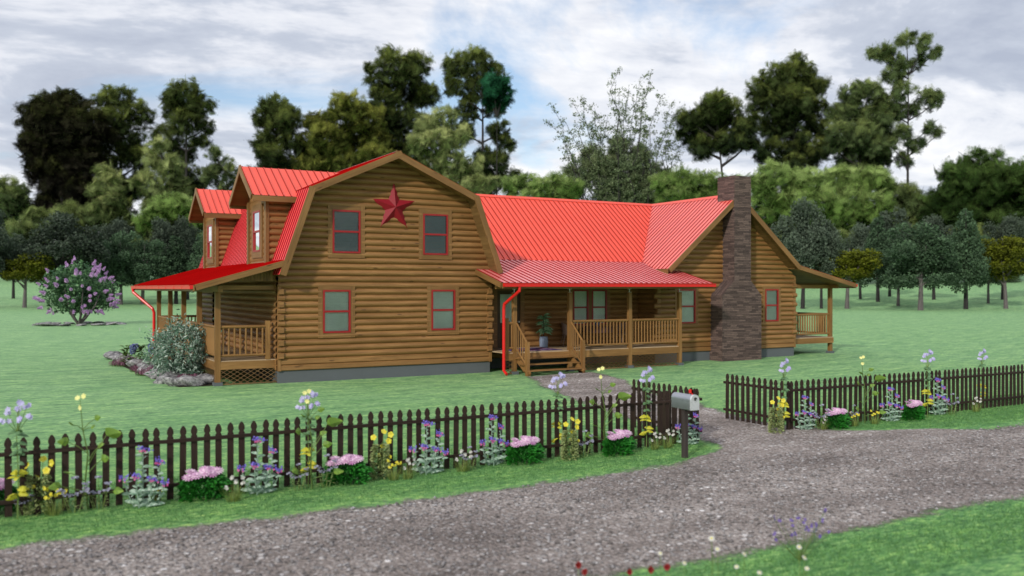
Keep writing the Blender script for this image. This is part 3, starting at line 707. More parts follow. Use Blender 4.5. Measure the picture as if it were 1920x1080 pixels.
def lattice(p0,p1,z0,z1,sp=.20,sl=.62):
    p0=Vector(p0); p1=Vector(p1); L=(p1-p0).length; d=(p1-p0)/L; hgt=z1-z0; nrm=d.cross(Vector((0,0,1)))
    mb=MB()
    for sg in (1,-1):
        c=-hgt/sl-sp
        while c<L+hgt/sl+sp:
            # line: s=c+sg*t/sl ; t in 0..hgt
            pts=[]
            t0,t1=0,hgt
            s0=c; s1=c+sg*hgt/sl
            if s0!=s1:
                ta=(0-c)*sl*sg; tb=(L-c)*sl*sg
                t0=max(t0,min(ta,tb)); t1=min(t1,max(ta,tb))
            if t1-t0>.01:
                a=p0+d*(c+sg*t0/sl)+Vector((0,0,z0+t0))+nrm*(.004*sg); b=p0+d*(c+sg*t1/sl)+Vector((0,0,z0+t1))+nrm*(.004*sg)
                mb.beam(a,b,.006,.016,up=(0,0,1),cap=False)
            c+=sp
    fr=.03
    mb.beam(p0+Vector((0,0,z0+fr/2)),p1+Vector((0,0,z0+fr/2)),.02,fr); mb.beam(p1-d*.02+Vector((0,0,z0)),p1-d*.02+Vector((0,0,z1)),.02,.045,up=nrm)
    mb.build('lattice_panel',M['lattice'],H)
up=(0,0,1)
# left porch
LX=5.52; LYF=27.30
deck(5.46,GX0-.01,LYF-.02,39.2,[((5.46,LYF-.02),(GX0+.12,LYF-.02)),((5.46,LYF),(5.46,39.2)),((5.46,39.2),(GX0,39.2))])
LP=[27.33,30.15,33.0,35.9,38.75]
for y in LP: post(LX,y,2.80,.15)
mb=MB(); mb.beam((LX,26.9,2.86),(LX,39.4,2.86),.14,.17); mb.beam((LX,27.33,2.90),(GX0,27.33,2.90),.10,.12); mb.build('porch_beam',M['post'],H)
mb=MB()
xx=5.62
while xx<GX0-.05:
    zt=2.975+(xx-4.72)*.2854-.14; mb.beam((xx+.045,27.22,3.10 if zt>3.14 else zt-.03),(xx+.045,27.22,zt),.088,.03,up=(0,1,0)); xx+=.094
mb.build('gable_siding',M['trim'],H)
for a,b in zip(LP[:-1],LP[1:]): railing((LX,a+.08,DZ),(LX,b-.08,DZ))
railing((LX+.08,LYF+.03,DZ),(6.93,LYF+.03,DZ),sp=.165)
mb=MB(); mb.box(6.93,7.06,LYF-.035,LYF+.095,DZ,1.90); mb.build('newel_post',M['post'],H)
railing((LX+.1,38.75,DZ),(GX0-.1,38.75,DZ))
lattice((LX+.08,LYF-.05,0),(GX0+.10,LYF-.05,0),.02,.47); lattice((LX-.06,38.7,0),(LX-.06,LYF+.05,0),.02,.47)
# main porch
PY=26.06
deck(MX0+.03,22.0,PY-.03,MY0-.06,[((MX0-.0,PY-.04),(22.1,PY-.04)),((22.1,PY-.03),(22.1,RY0-.06))])
for x in (14.90,17.12,19.70,22.02): post(x,PY,2.86,.135,bracket=True)
mb=MB(); mb.beam((14.2,PY,2.945),(22.8,PY,2.945),.13,.17); mb.build('porch_beam',M['post'],H)
mb=MB(); mb.face([(14.56,PEY+.05,2.93),(22.85,PEY+.05,2.93),(22.85,27.2,2.96),(14.56,28.25,2.96)][::-1],[(0,0),(8,0),(8,2),(0,2)]); mb.build('porch_ceiling',M['soffit'],H)
railing((17.22,PY,DZ),(19.63,PY,DZ)); railing((19.77,PY,DZ),(21.95,PY,DZ))
mb=MB(); mb.box(14.56,14.66,PY-.05,PY+.05,DZ-.05,1.88); mb.build('newel_post',M['post'],H)
# left stub of railing between the wing wall and the first post
railing((14.62,PY,DZ),(14.86,PY,DZ),sp=.085,top=.98)
lattice((14.55,PY-.045,0),(14.84,PY-.045,0),.02,.47); lattice((17.2,PY-.045,0),(19.64,PY-.045,0),.02,.47); lattice((19.77,PY-.045,0),(21.96,PY-.045,0),.02,.47)
# stairs
mb=MB(); sx0,sx1=14.98,17.12
for i,(z,y) in enumerate(((.55,PY-.16),(.365,PY-.43),(.18,PY-.70))): mb.box(sx0-.08,sx1+.05,y-.14,y+.14,z-.035,z)
st=mb.build('stairs',M['post'],H)
mb=MB()
for x in (sx0+.02,sx1-.02):
    for k in range(3):
        pass
    mb.beam((x,PY-.06,.50),(x,PY-.86,.02),.05,.20)
    mb.beam((x,PY-.86,.02),(x,PY-.60,.02),.05,.10); mb.build('stringer',M['post'],st); mb=MB()
for x in (sx0-.02,sx1+.03):
    mb=MB(); mb.box(x-.055,x+.055,PY-.83,PY-.72,.0,1.12); mb.build('stair_post',M['post'],st)
    mb=MB(); mb.tube([(x,PY-.06,1.70),(x,PY-.76,1.08)],.035,8); mb.tube([(x,PY-.06,.84),(x,PY-.76,.30)],.03,8)
    for i in range(4):
        t=(i+.7)/4.6; y=PY-.06-.7*t; mb.tube([(x,y,.84-.54*t),(x,y,1.70-.62*t)],.022,6)
    mb.build('stair_rail',M['post'],st)
# right porch
RPX=31.95; RPY=27.62
deck(RX1+.06,RPX+.05,27.5,35.4,[((RX1+.0,27.49),(RPX+.05,27.49)),((RPX+.05,27.5),(RPX+.05,35.4)),((RX1,35.4),(RPX+.05,35.4))])
for y in (RPY,30.2,32.8,35.3): post(RPX,y,2.88,.15)
mb=MB(); mb.beam((RPX,27.2,2.955),(RPX,35.9,2.955),.14,.16); mb.beam((RX1+.05,RPY,2.95),(RPX-.08,RPY,2.95),.10,.17); mb.build('porch_beam',M['post'],H)
railing((RX1+.14,RPY,DZ),(RPX-.08,RPY,DZ))
for a,b in ((RPY,30.2),(30.2,32.8),(32.8,35.3)): railing((RPX,a+.08,DZ),(RPX,b-.08,DZ))
# ================================================================== GROUND
def axis(segs):
    out=[]
    for a,b,n in segs: out+=list(np.linspace(a,b,n,endpoint=False))
    return np.array(out+[segs[-1][1]])
xs=axis([(-1500,-300,12),(-300,-40,40),(-40,60,60),(60,420,60),(420,1900,14)]); ys=axis([(-300,-20,8),(-20,60,50),(60,330,70),(330,2200,20)])
X,Y=np.meshgrid(xs,ys); Z=ground(X,Y)
nx,ny=len(xs),len(ys); idx=np.arange(nx*ny).reshape(ny,nx)
Fq=np.stack([idx[:-1,:-1],idx[:-1,1:],idx[1:,1:],idx[1:,:-1]],-1).reshape(-1,4)
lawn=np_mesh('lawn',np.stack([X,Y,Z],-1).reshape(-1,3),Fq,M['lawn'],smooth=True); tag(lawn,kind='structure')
def strip(name,rows,z,fade_end=False,zt=None):
    """rows: (y or param, left pt, right pt); a soft-edged gravel sheet"""
    n=24; V=[]; E=[]
    for ri,(l,r) in enumerate(rows):
        l=Vector(l); r=Vector(r); w=(r-l).length
        for i in range(n+1):
            t=i/n; p=l.lerp(r,t); V.append((p.x,p.y,z)); e=min(t,1-t)*w-.15
            if fade_end: e=min(e,ri*.28-.1)
            E.append(e)
    m=len(rows); idx=np.arange(m*(n+1)).reshape(m,n+1)
    Fc=np.stack([idx[:-1,:-1],idx[:-1,1:],idx[1:,1:],idx[1:,:-1]],-1).reshape(-1,4)[:,::-1]
    o=np_mesh(name,V,Fc,M['gravel'],attr={'edge':('POINT',E)}); return tag(o,kind='structure')
def resample(pts,n):
    pts=[Vector(p) for p in pts]; d=[0]
    for a,b in zip(pts[:-1],pts[1:]): d.append(d[-1]+(b-a).length)
    out=[]
    for k in range(n):
        s=d[-1]*k/(n-1); i=max(j for j in range(len(d)) if d[j]<=s+1e-9); i=min(i,len(pts)-2)
        t=(s-d[i])/max(1e-9,d[i+1]-d[i])
        p0,p1,p2,p3=pts[max(i-1,0)],pts[i],pts[i+1],pts[min(i+2,len(pts)-1)]
        out.append(.5*((2*p1)+(p2-p0)*t+(2*p0-5*p1+4*p2-p3)*t*t+(3*p1-p0-3*p2+p3)*t**3))
    return out
rows=[]
for x in np.linspace(-40,70,221):
    rows.append(((x,7.02+.12*math.sin(x*.7)+.15*math.sin(x*.23+1),0),(x,11.62+.12*math.sin(x*.5+2)-.05*max(0,x-15),0)))
road=strip('gravel_road',rows,.004)
Lp=resample([(14.5,25.15),(14.45,24.6),(13.5,22.3),(13.1,21.1),(12.6,19.3),(12.25,18),(11.75,15.6),(11.45,13.4),(10.9,12.2),(9.6,11.5),(9.3,10.6)],60) if False else resample([(14.5,25.15,0),(14.45,24.6,0),(13.5,22.3,0),(13.1,21.1,0),(12.6,19.3,0),(12.25,18,0),(11.75,15.6,0),(11.40,13.4,0),(11.0,12.2,0),(9.6,11.5,0),(9.3,10.6,0)],60)
Rp=resample([(17.8,25.6,0),(17.75,25,0),(17.2,22.7,0),(15.9,20.2,0),(15.35,17.3,0),(15.0,16.2,0),(14.6,14.9,0),(14.6,13.5,0),(15.2,12.35,0),(17.0,11.6,0),(18.0,10.4,0)],60)
path=strip('gravel_path',list(zip(Lp,Rp)),.009,fade_end=True)
# loose stones lying on the road, too many to count
def octa_cloud(name,P,size,mat,tint,flat=.6):
    n=len(P); base=np.array([(1,0,0),(0,1,0),(-1,0,0),(0,-1,0),(0,0,1),(0,0,-.5)],float)
    jit=1+rng.uniform(-.35,.35,(n,6,1)); a=rng.uniform(0,6.28,n); c,s=np.cos(a),np.sin(a)
    v=base[None]*jit*size[:,None,None]; v[:,:,1]*=rng.uniform(.6,1,(n,1)); v[:,:,2]*=flat
    x=v[:,:,0]*c[:,None]-v[:,:,1]*s[:,None]; y=v[:,:,0]*s[:,None]+v[:,:,1]*c[:,None]
    v=np.stack([x,y,v[:,:,2]],-1)+P[:,None,:]
    f=np.array([(0,1,4),(1,2,4),(2,3,4),(3,0,4),(1,0,5),(2,1,5),(3,2,5),(0,3,5)])
    Fc=(np.arange(n)*6)[:,None,None]+f[None]
    return np_mesh(name,v.reshape(-1,3),Fc.reshape(-1,3),mat,attr={'tint':('FACE',np.repeat(tint,8))},smooth=False)
n=30000; px=rng.uniform(-1,30,n); py=rng.uniform(7.4,11.25,n)
k=rng.uniform(0,1,n)<.75; far=np.clip((px-2)/26,0,1)
k=(rng.uniform(0,1,n)>far*.75); px,py=px[k],py[k]; n=len(px)
sz=.008+.030*rng.uniform(0,1,n)**3.2
st=octa_cloud('loose_gravel',np.stack([px,py,.006+sz*.15],-1),sz,M['pebble'],rng.uniform(0,1,n)**1.3); tag(st,kind='stuff')
# short turf blades of the verges
def blades(name,P,h,w,mat):
    n=len(P); a=rng.uniform(0,6.28,n); d=np.stack([np.cos(a),np.sin(a),0*a],-1); ln=rng.normal(0,.45,(n,2))
    t=P+np.stack([ln[:,0]*h,ln[:,1]*h,h*rng.uniform(.6,1,n)],-1)
    V=np.stack([P-d*w[:,None],P+d*w[:,None],t],1).reshape(-1,3)
    return np_mesh(name,V,np.arange(n*3).reshape(-1,3),mat,attr={'tint':('FACE',rng.uniform(0,1,n))})
M['blade']=mat_leaf('turf_blade',(.038,.115,.034),(.17,.36,.10),.6,.3,.2)
n=150000; bx_=rng.uniform(-1,30,n); by_=rng.uniform(11.35,14.5,n)
def onpath(x,y): 
    lx=np.interp(y,[10.4,11.5,12.2,13.4,15.6,18],[9.3,9.9,11.1,11.5,11.8,12.3]); rx=np.interp(y,[10.4,11.4,12.5,13.6,14.9,17.3],[18,17.5,15.1,14.6,14.5,15.2]); return (x>lx)&(x<rx)
k=~onpath(bx_,by_)&(rng.uniform(0,1,n)<np.clip((by_-11.3)/.5,0,1)); bx_,by_=bx_[k],by_[k]
n2=60000; cx_=rng.uniform(4.5,26,n2); cy_=rng.uniform(5.8,7.35,n2); k=rng.uniform(0,1,n2)<np.clip((7.35-cy_)/.5,0,1); bx_=np.r_[bx_,cx_[k]]; by_=np.r_[by_,cy_[k]]
n=len(bx_); g=blades('turf',np.stack([bx_,by_,0*bx_],-1),rng.uniform(.02,.055,n),np.full(n,.0035),M['blade']); tag(g,kind='stuff')

# ================================================================== PICKET FENCES
def picket_mesh():
    mb=MB(); w=.042; t=.011; H_=1.0
    prof=[(-w,0),(w,0),(w,H_-.155),(w*.72,H_-.135),(w*.72,H_-.125),(w,H_-.10),(w*1.02,H_-.075),(w*.80,H_-.04),(w*.35,H_-.008),(0,H_)]
    prof=prof+[(-x,z) for x,z in prof[2:-1]][::-1]
    o=.3
    mb.face([(x,-t,z) for x,z in prof],[(z+o,x) for x,z in prof]); mb.face([(x,t,z) for x,z in prof][::-1],[(z+o,x) for x,z in prof][::-1])
    for i in range(len(prof)):
        a=prof[i]; b=prof[(i+1)%len(prof)]
        mb.face([(a[0],t,a[1]),(b[0],t,b[1]),(b[0],-t,b[1]),(a[0],-t,a[1])][::-1],[(a[1],.3),(b[1],.3),(b[1],.32),(a[1],.32)][::-1])
    return mb
def fence(label,xs_,y,xc,ys_,rails):
    fz=thing('picket_fence',label,'fence',(xs_[0],y,0)); o0=Vector((xs_[0],y,0)); first=None
    def add(p,rz):
        nonlocal first
        if first is None: first=picket_mesh().build('picket',M['fence'],fz); o=first
        else: o=first.copy(); COL.objects.link(o); o.parent=fz
        o.location=Vector(p)-o0; o.rotation_euler=(random.gauss(0,.006),random.gauss(0,.008),rz)
    for x in xs_: add((x,y,random.gauss(0,.004)),0)
    for q in ys_: add((xc,q,random.gauss(0,.004)),math.pi/2)
    for (a,b) in rails:
        for z in (.80,.20):
            mb=MB(); mb.beam(Vector(a)-o0+Vector((0,0,z)),Vector(b)-o0+Vector((0,0,z)),.035,.05); mb.build('fence_rail',M['fence'],fz)
    return fz
FY1=12.92; FX1=11.42
px_=[.064+.1605*k for k in range(-3,71)]; px_=[x for x in px_ if x<FX1-.02]
fence('dark brown picket fence along the drive left of the gate opening, behind the mailbox',px_,FY1+.030,FX1-.03,[FY1+.05+.1605*k for k in range(0,13)],[((-.5,FY1+.0,0),(FX1+.0,FY1,0)),((FX1,FY1-.04,0),(FX1,15.02,0))])
FY2=13.06; FX2=13.93
px2=[14.0+.1605*k for k in range(0,66)]
fence('dark brown picket fence right of the gate opening, in front of the far lawn',px2,FY2+.030,FX2-.03,[FY2+.02+.1605*k for k in range(0,12)],[((FX2-.02,FY2,0),(24.6,FY2,0)),((FX2,FY2-.04,0),(FX2,14.98,0))])

# ================================================================== MAILBOX
mbx=thing('mailbox','silver rounded metal mailbox with red flag on a grey wooden post at the drive','mailbox',(10.09,11.80,0))
mb=MB(); mb.beam((0,0,-.1),(0,0,.835),.082,.082,up=(0,1,0)); mb.build('post',M['greypost'],mbx)
mb=MB(); pr=[(-.085,0),(.085,0)]+[(.085*math.cos(a),.165+.085*math.sin(a)) for a in np.linspace(0,math.pi,13)]
zb=.845; y0,y1=-.25,.25
for i in range(len(pr)):
    a=pr[i]; b=pr[(i+1)%len(pr)]; mb.face([(a[0],y0,zb+a[1]),(b[0],y0,zb+b[1]),(b[0],y1,zb+b[1]),(a[0],y1,zb+a[1])],smooth=False)
mb.face([(x,y1,zb+z) for x,z in pr][::-1]); mb.box(-.05,.05,-.2,.2,.833,.8449)
bx2=mb.build('box',M['steel'],mbx,merge=True)
for p in bx2.data.polygons: p.use_smooth=True
bx2.data.set_sharp_from_angle(angle=.7)
mb=MB(); s=1.045; pd=[(x*s,(z-.12)*s+.12) for x,z in pr]
mb.face([(x,y0-.014,zb+z) for x,z in pd])
for i in range(len(pd)):
    a=pd[i]; b=pd[(i+1)%len(pd)]; mb.face([(a[0],y0-.014,zb+a[1]),(a[0],y0+.02,zb+a[1]),(b[0],y0+.02,zb+b[1]),(b[0],y0-.014,zb+b[1])])
dr=mb.build('door',M['steeldoor'],mbx)
mb=MB(); mb.box(-.022,.012,y0-.04,y0-.015,zb+.185,zb+.21); mb.box(-.02,-.004,y0-.04,y0-.015,zb+.16,zb+.185); mb.build('door_latch',M['black'],dr)
mb=MB(); mb.box(.088,.094,-.10,-.07,zb+.13,zb+.32); mb.box(.088,.094,-.10,.0,zb+.255,zb+.32); mb.build('flag',M['red'],mbx)

# ================================================================== BARN STAR
star=thing('barn_star','large red five pointed metal star hung on the log gable between the upper windows','star',(10.975,27.02,5.49))
mb=MB(); R1,R2=.80,.315; P5=[]
for i in range(10):
    a=math.pi/2+i*math.pi/5; r=R1 if i%2==0 else R2; P5.append((r*math.cos(a),0,r*math.sin(a)))
c=(0,-.17,0)
for i in range(10): mb.face([P5[i],P5[(i+1)%10],c][::-1])
mb.build('star_face',M['star'],star)
mb=MB(); mb.tube([(0,0,.1),(0,.05,.1)],.02,6); mb.build('hanger',M['black'],star)

# ================================================================== PORCH THINGS
DZ=.73
def leaf_fan(mb,o,d,L,w,bend=.3,mi=0,seg=4,twist=0,nrm=None,fold=.14,heart=1.0):
    """one curved strap/oval leaf from o in direction d"""
    o=Vector(o); d=Vector(d).normalized(); side=d.cross(Vector(nrm) if nrm is not None else Vector((0,0,1)))
    side=side.normalized() if side.length>.05 else Vector((1,0,0))
    if twist: side=Matrix.Rotation(twist,3,d)@side
    pr_=None; up_=side.cross(d)
    for i in range(seg+1):
        t=i/seg; p=o+d*L*t+Vector((0,0,-bend*L*t*t)); ww=w*math.sin(math.pi*min(.97,.06+.92*t**heart))**.8
        cur=(p-side*ww/2,p+up_*ww*fold,p+side*ww/2)
        if pr_ is not None:
            for k in (0,1): mb.face([pr_[k],pr_[k+1],cur[k+1],cur[k]],mi=mi)
        pr_=cur
def build_leaf(mb,name,mat,parent,mean=.5,var=.5):
    o=mb.build(name,mat,parent); me=o.data
    l=me.attributes.new('tint','FLOAT','FACE'); v=np.clip(mean+var*(rng.uniform(-1,1,len(me.polygons))),0,1); l.data.foreach_set('value',v.astype(np.float32)); return o
def L_(name,d,l,rough=.5,spec=.35,tr=.2): M[name]=mat_leaf(name,d,l,rough,spec,tr)
L_('potleaf',(.06,.19,.07),(.34,.55,.32))
pp=thing('potted_plant','green leafy plant in a blue grey round pot by the porch wall','potted plant',(17.1,27.75,DZ))
mb=MB(); mb.tube([(0,0,0),(0,0,.03),(0,0,.25),(0,0,.36),(0,0,.39),(0,0,.40)],[.13,.15,.165,.15,.14,.15],16); mb.build('pot',M['pot'],pp)
mb=MB(); mb.tube([(0,0,.38),(.01,0,.7),(.0,.01,1.0)],[.02,.016,.01],6); mb.build('stem',M['bark'],pp)
mb=MB()
for i in range(60):
    z=.55+.6*random.random(); a=random.random()*6.28; leaf_fan(mb,(.01*math.cos(a),.01*math.sin(a),z),(math.cos(a),math.sin(a),.9-1.3*(1.15-z)),.26+.12*random.random(),.085,.5,nrm=(random.gauss(-.45,.5),random.gauss(-.8,.4),.5))
build_leaf(mb,'foliage',M['potleaf'],pp)
def wicker_chair(loc,rz,label):
    t=thing('wicker_chair',label,'chair',loc,rz,'wicker chairs around the porch table')
    mb=MB(); mb.tube([(.21*math.cos(a),.21*math.sin(a),.43) for a in np.linspace(0,2*math.pi,17)],.016,6)
    mb.tube([(0,0,.415),(0,0,.435)],[.2,.205],16); mb.build('seat',M['wicker'],t)
    mb=MB(); n=14
    arc=[(.25*math.sin(a),.22*math.cos(a)+.03,.86-.20*abs(a/1.9)**2.2) for a in np.linspace(-1.9,1.9,n)]
    mb.tube(arc,.022,6)
    for i in range(n-1):
        a=Vector(arc[i]); b=Vector(arc[i+1]); la=Vector((a.x*.82,a.y*.82,.45)); lb=Vector((b.x*.82,b.y*.82,.45)); mb.face([la,lb,b,a],smooth=True)
    mb.build('backrest',M['wicker'],t)
    for sx in (-1,1):
        for sy in (-1,1):
            mb=MB(); mb.tube([(sx*.15,sy*.14,.42),(sx*.25,sy*.25,0)],[.016,.012],6); mb.build('leg',M['wicker'],t)
    return t
wicker_chair((18.28,27.95,DZ),math.radians(70),'brown wicker chair with rounded back, left of the porch table')
wicker_chair((20.35,27.35,DZ),math.radians(-85),'brown wicker chair with rounded back, right of the porch table behind railing')
tb=thing('porch_table','round porch table under a dark cloth behind the porch railing','table',(19.2,27.35,DZ))
mb=MB(); mb.tube([(0,0,.70),(0,0,.72)],[.55,.55],20); mb.build('tabletop',M['wicker'],tb)
mb=MB(); mb.tube([(0,0,.0),(0,0,.03),(0,0,.7)],[.25,.06,.04],10); mb.build('leg',M['black'],tb)
mb=MB(); nn=28
for i in range(nn):
    a0=2*math.pi*i/nn; a1=2*math.pi*(i+1)/nn; ra=.57+.03*math.sin(i*1.9); rb=.57+.03*math.sin((i+1)*1.9)
    mb.face([(.56*math.cos(a0),.56*math.sin(a0),.727),(.56*math.cos(a1),.56*math.sin(a1),.727),(rb*math.cos(a1),rb*math.sin(a1),.52),(ra*math.cos(a0),ra*math.sin(a0),.52)][::-1],smooth=True)
    mb.face([(0,0,.729),(.56*math.cos(a0),.56*math.sin(a0),.727),(.56*math.cos(a1),.56*math.sin(a1),.727)])
tc_=mb.build('tablecloth',M['cloth']); tc_.location=(19.2,27.35,DZ); tag(tc_,'dark plum cloth draped over the round porch table','tablecloth')
pb=thing('flower_pot','small blue pot with green sprigs on the porch table','pot',(19.15,27.3,DZ+.731))
mb=MB(); mb.tube([(0,0,0),(0,0,.12),(0,0,.15)],[.06,.09,.08],12); mb.build('pot',M['bluecup'],pb)
mb=MB()
for i in range(22): a=random.random()*6.28; leaf_fan(mb,(0,0,.12),(math.cos(a),math.sin(a),1.4),.16,.03,.5)
build_leaf(mb,'foliage',M['potleaf'],pb)
mb=MB(); mb.box(15.15,17.0,26.35,27.75,DZ+.003,DZ+.013)
rg=mb.build('rug',M['rug']); tag(rg,'purple patterned rug lying on the porch boards before the door','rug')

# ================================================================== ROCKS AND THE BED AT THE PORCH
def rock_mesh(seed,flat=.55):
    bm=bmesh.new(); bmesh.ops.create_icosphere(bm,subdivisions=3,radius=1); r=random.Random(seed)
    f=[Vector((r.uniform(-1,1),r.uniform(-1,1),r.uniform(-1,1))).normalized() for _ in range(9)]; dd=[r.uniform(.55,.85) for _ in range(9)]
    from mathutils import noise as mn
    for v in bm.verts:
        p=v.co.copy()
        for a,b in zip(f,dd):
            e=p.dot(a)-b
            if e>0: p-=a*e*.85
        p*=1+.16*mn.noise(p*2+Vector((seed,0,0)))+.06*mn.noise(p*6)
        p.z*=flat; v.co=p
    for fc in bm.faces: fc.smooth=True
    me=bpy.data.meshes.new('boulder'); bm.to_mesh(me); bm.free(); me.materials.append(M['rock']); return me
RM=[rock_mesh(i*3+1) for i in range(6)]
ORD=['first','second','third','fourth','fifth','sixth','seventh','eighth','ninth','tenth','eleventh','twelfth','thirteenth','fourteenth','fifteenth','sixteenth','seventeenth','eighteenth']
def boulder(i,loc,s,label,group,rz):
    o=bpy.data.objects.new('boulder',RM[i%6]); COL.objects.link(o); o.location=loc; o.scale=s; o.rotation_euler=(random.gauss(0,.1),random.gauss(0,.1),rz); tag(o,label,'rock',group)
edge=[]
for i,(u,v) in enumerate([(385,722),(358,725),(330,725),(318,718),(300,709),(287,703),(276,697),(264,691),(252,687),(241,683),(228,678),(216,674)]):
    p=onz(u,v)
    dist=p.length; s=.38+.08*random.random() if i<3 else .44+.12*random.random()
    boulder(i,(p.x,p.y+.22,.12),(s*(.9 if i>2 else 1.05),s*1.0 if i>2 else s*.75,s*(.78 if i>2 else .85)),'rough grey boulder edging the porch flower bed, %s from the porch corner post'%ORD[i],'boulders edging the porch bed',random.uniform(-.5,.5))
mb=MB()
bp=[(5.45,27.35),(4.45,27.45),(4.3,28.3),(4.2,30),(4.05,32),(3.9,34.5),(3.75,37.2),(5.4,37.4)]
mb.face([(x,y,.012) for x,y in bp][::-1]); so_=mb.build('flower_bed_soil',M['soil']); tag(so_,kind='structure')
def leaf_cards(n,centers,size,up=.0,aspect=.5,out=None):
    """n quads; centers (n,3)"""
    d=rng.normal(0,1,(n,3)); d/=np.linalg.norm(d,axis=1,keepdims=True)
    if out is not None: d=d*.8+out*.6; d/=np.linalg.norm(d,axis=1,keepdims=True)
    e=np.cross(d,rng.normal(0,1,(n,3))); e/=np.linalg.norm(e,axis=1,keepdims=True)
    s=(size*rng.uniform(.6,1.3,n))[:,None]; a=d*s*.5; b=e*s*.5*aspect
    V=np.stack([centers-a,centers+b,centers+a,centers-b],1).reshape(-1,3)
    return V,np.arange(n*4).reshape(-1,4)
L_('shrubleaf',(.075,.165,.105),(.60,.68,.60),.45,.5,.2)
L_('heather',(.06,.02,.035),(.30,.13,.20)); L_('bedgreen',(.035,.07,.015),(.13,.22,.04)); L_('hydrangea',(.10,.12,.35),(.30,.34,.62))
L_('lilacleaf',(.028,.085,.036),(.15,.28,.12)); L_('lilacflower',(.48,.25,.54),(.80,.56,.85),tr=.25)
sh=thing('large_shrub','big rounded shrub with small silvery green leaves at the porch corner','shrub',(4.85,29.6,0))
mb=MB()
for i in range(14):
    a=random.random()*6.28; r=.25+.55*random.random(); mb.tube([(.1*math.cos(a),.1*math.sin(a),0),(r*.6*math.cos(a),r*.6*math.sin(a),.7),(r*math.cos(a),r*math.sin(a),1.3)],[.025,.015,.006],5)
mb.build('stems',M['bark'],sh)
n=6000; q=rng.normal(0,1,(n,3)); q/=np.linalg.norm(q,axis=1,keepdims=True); rr=rng.uniform(.35,1,n)**.5; lump=1+.20*np.sin(q[:,0]*7+1)*np.sin(q[:,1]*6)+.13*np.sin(q[:,2]*9+q[:,0]*4)+.12*rng.normal(0,1,n)**2*.5
c=q*(rr*lump)[:,None]*np.array([.92,1.2,.92])+np.array([0,0,.87]); c[:,2]=np.maximum(c[:,2],.04)
V,Fc=leaf_cards(n,c,.135,aspect=.34,out=q); np_mesh('foliage',V,Fc,M['shrubleaf'],sh,attr={'tint':('FACE',np.clip(rng.uniform(0,1,n)**2*(rr),0,1))})
def heather(loc,w,label):
    t=thing('heather_clump',label,'heather',loc,0,'heather in the porch bed'); n=700
    a=rng.uniform(0,6.28,n); r=w*np.sqrt(rng.uniform(0,1,n)); P=np.stack([r*np.cos(a),r*np.sin(a),0*r],-1); h=.34*(1-.5*(r/w)**2)*rng.uniform(.6,1,n)
    d=np.stack([-np.sin(a),np.cos(a),0*a],-1)*.012; T=P+np.stack([np.cos(a)*.12*h,np.sin(a)*.12*h,h],-1); Mi=P+(T-P)*.35
    V=np.stack([Mi-d,Mi+d,T+d*.6,T-d*.6],1).reshape(-1,3); np_mesh('flower_spikes',V,np.arange(n*4).reshape(-1,4),M['heather'],t,attr={'tint':('FACE',rng.uniform(0,1,n))})
    V=np.stack([P-d,P+d,Mi],1).reshape(-1,3); np_mesh('stems',V,np.arange(n*3).reshape(-1,3),M['bedgreen'],t,attr={'tint':('FACE',rng.uniform(0,.6,n))})
heather((5.0,28.10,0),.36,'low pink heather clump beside the porch corner post, before the big shrub')
heather((4.72,28.25,0),.30,'low pink heather clump at the front left corner of the porch bed')
heather((4.35,31.9,0),.55,'low mauve heather clump half way along the bed beside the boulders')
heather((4.3,33.4,0),.5,'low mauve heather clump in front of the blue flowered plants')
heather((4.15,36.3,0),.75,'low pinkish heather clump at the far end of the porch bed')
def hyd(loc,h,heads,label):
    t=thing('blue_hydrangea',label,'flower plant',loc,0,'blue flowers in the porch bed')
    mb=MB()
    for i in range(90):
        a=random.random()*6.28; z=h*random.random()**.7; leaf_fan(mb,(.08*math.cos(a),.08*math.sin(a),z),(math.cos(a),math.sin(a),.7),.22,.10,.4)
    build_leaf(mb,'foliage',M['bedgreen'],t)
    for i in range(heads):
        a=random.random()*6.28; r=.2; n=90; q=rng.normal(0,1,(n,3)); q/=np.linalg.norm(q,axis=1,keepdims=True)
        V,Fc=leaf_cards(n,q*.10+np.array([r*math.cos(a),r*math.sin(a),h*(.7+.35*random.random())]),.06,aspect=.9,out=q); np_mesh('flower_head',V,Fc,M['hydrangea'],t,attr={'tint':('FACE',rng.uniform(0,1,n))})
hyd((4.25,34.6,0),.85,3,'upright yellow green plant with blue flower heads near the middle of the bed')
hyd((4.6,33.0,0),.95,4,'leafy blue flowered plant leaning against the big shrub')
hyd((3.95,35.6,0),.75,0,'small upright yellow green plant without flowers near the far heather')

# ================================================================== LILAC
lp=on_ground(148,609)
li=thing('lilac_bush','large lilac bush with purple blossoms in a stone ring out on the lawn','bush',lp)
mb=MB(); tips=[]
for i in range(7):
    a=i*.9+.3; r=1.1+.7*random.random()
    pts=[(0,0,0),(.3*r*math.cos(a),.3*r*math.sin(a),.5),(.75*r*math.cos(a),.75*r*math.sin(a),1.5),(r*1.05*math.cos(a),r*1.05*math.sin(a),2.8)]
    mb.tube(pts,[.11,.085,.06,.02],7); tips.append(pts[-1])
mb.build('trunk',M['barkgrey'],li)
cl=[]
for i in range(64):
    q=Vector((random.gauss(0,1),random.gauss(0,1),random.gauss(0,1))).normalized(); k=.45+.5*random.random()
    cl.append((np.array([q.x*2.75*k,q.y*2.6*k,2.75+q.z*1.95*k-.45*(abs(q.x)**2)]),.5+.3*random.random()))
C=[];Q=[]
for c,r in cl:
    m=115; q=rng.normal(0,1,(m,3)); q/=np.linalg.norm(q,axis=1,keepdims=True); C.append(c+q*r*rng.uniform(.3,1,(m,1))**.5); Q.append(q)
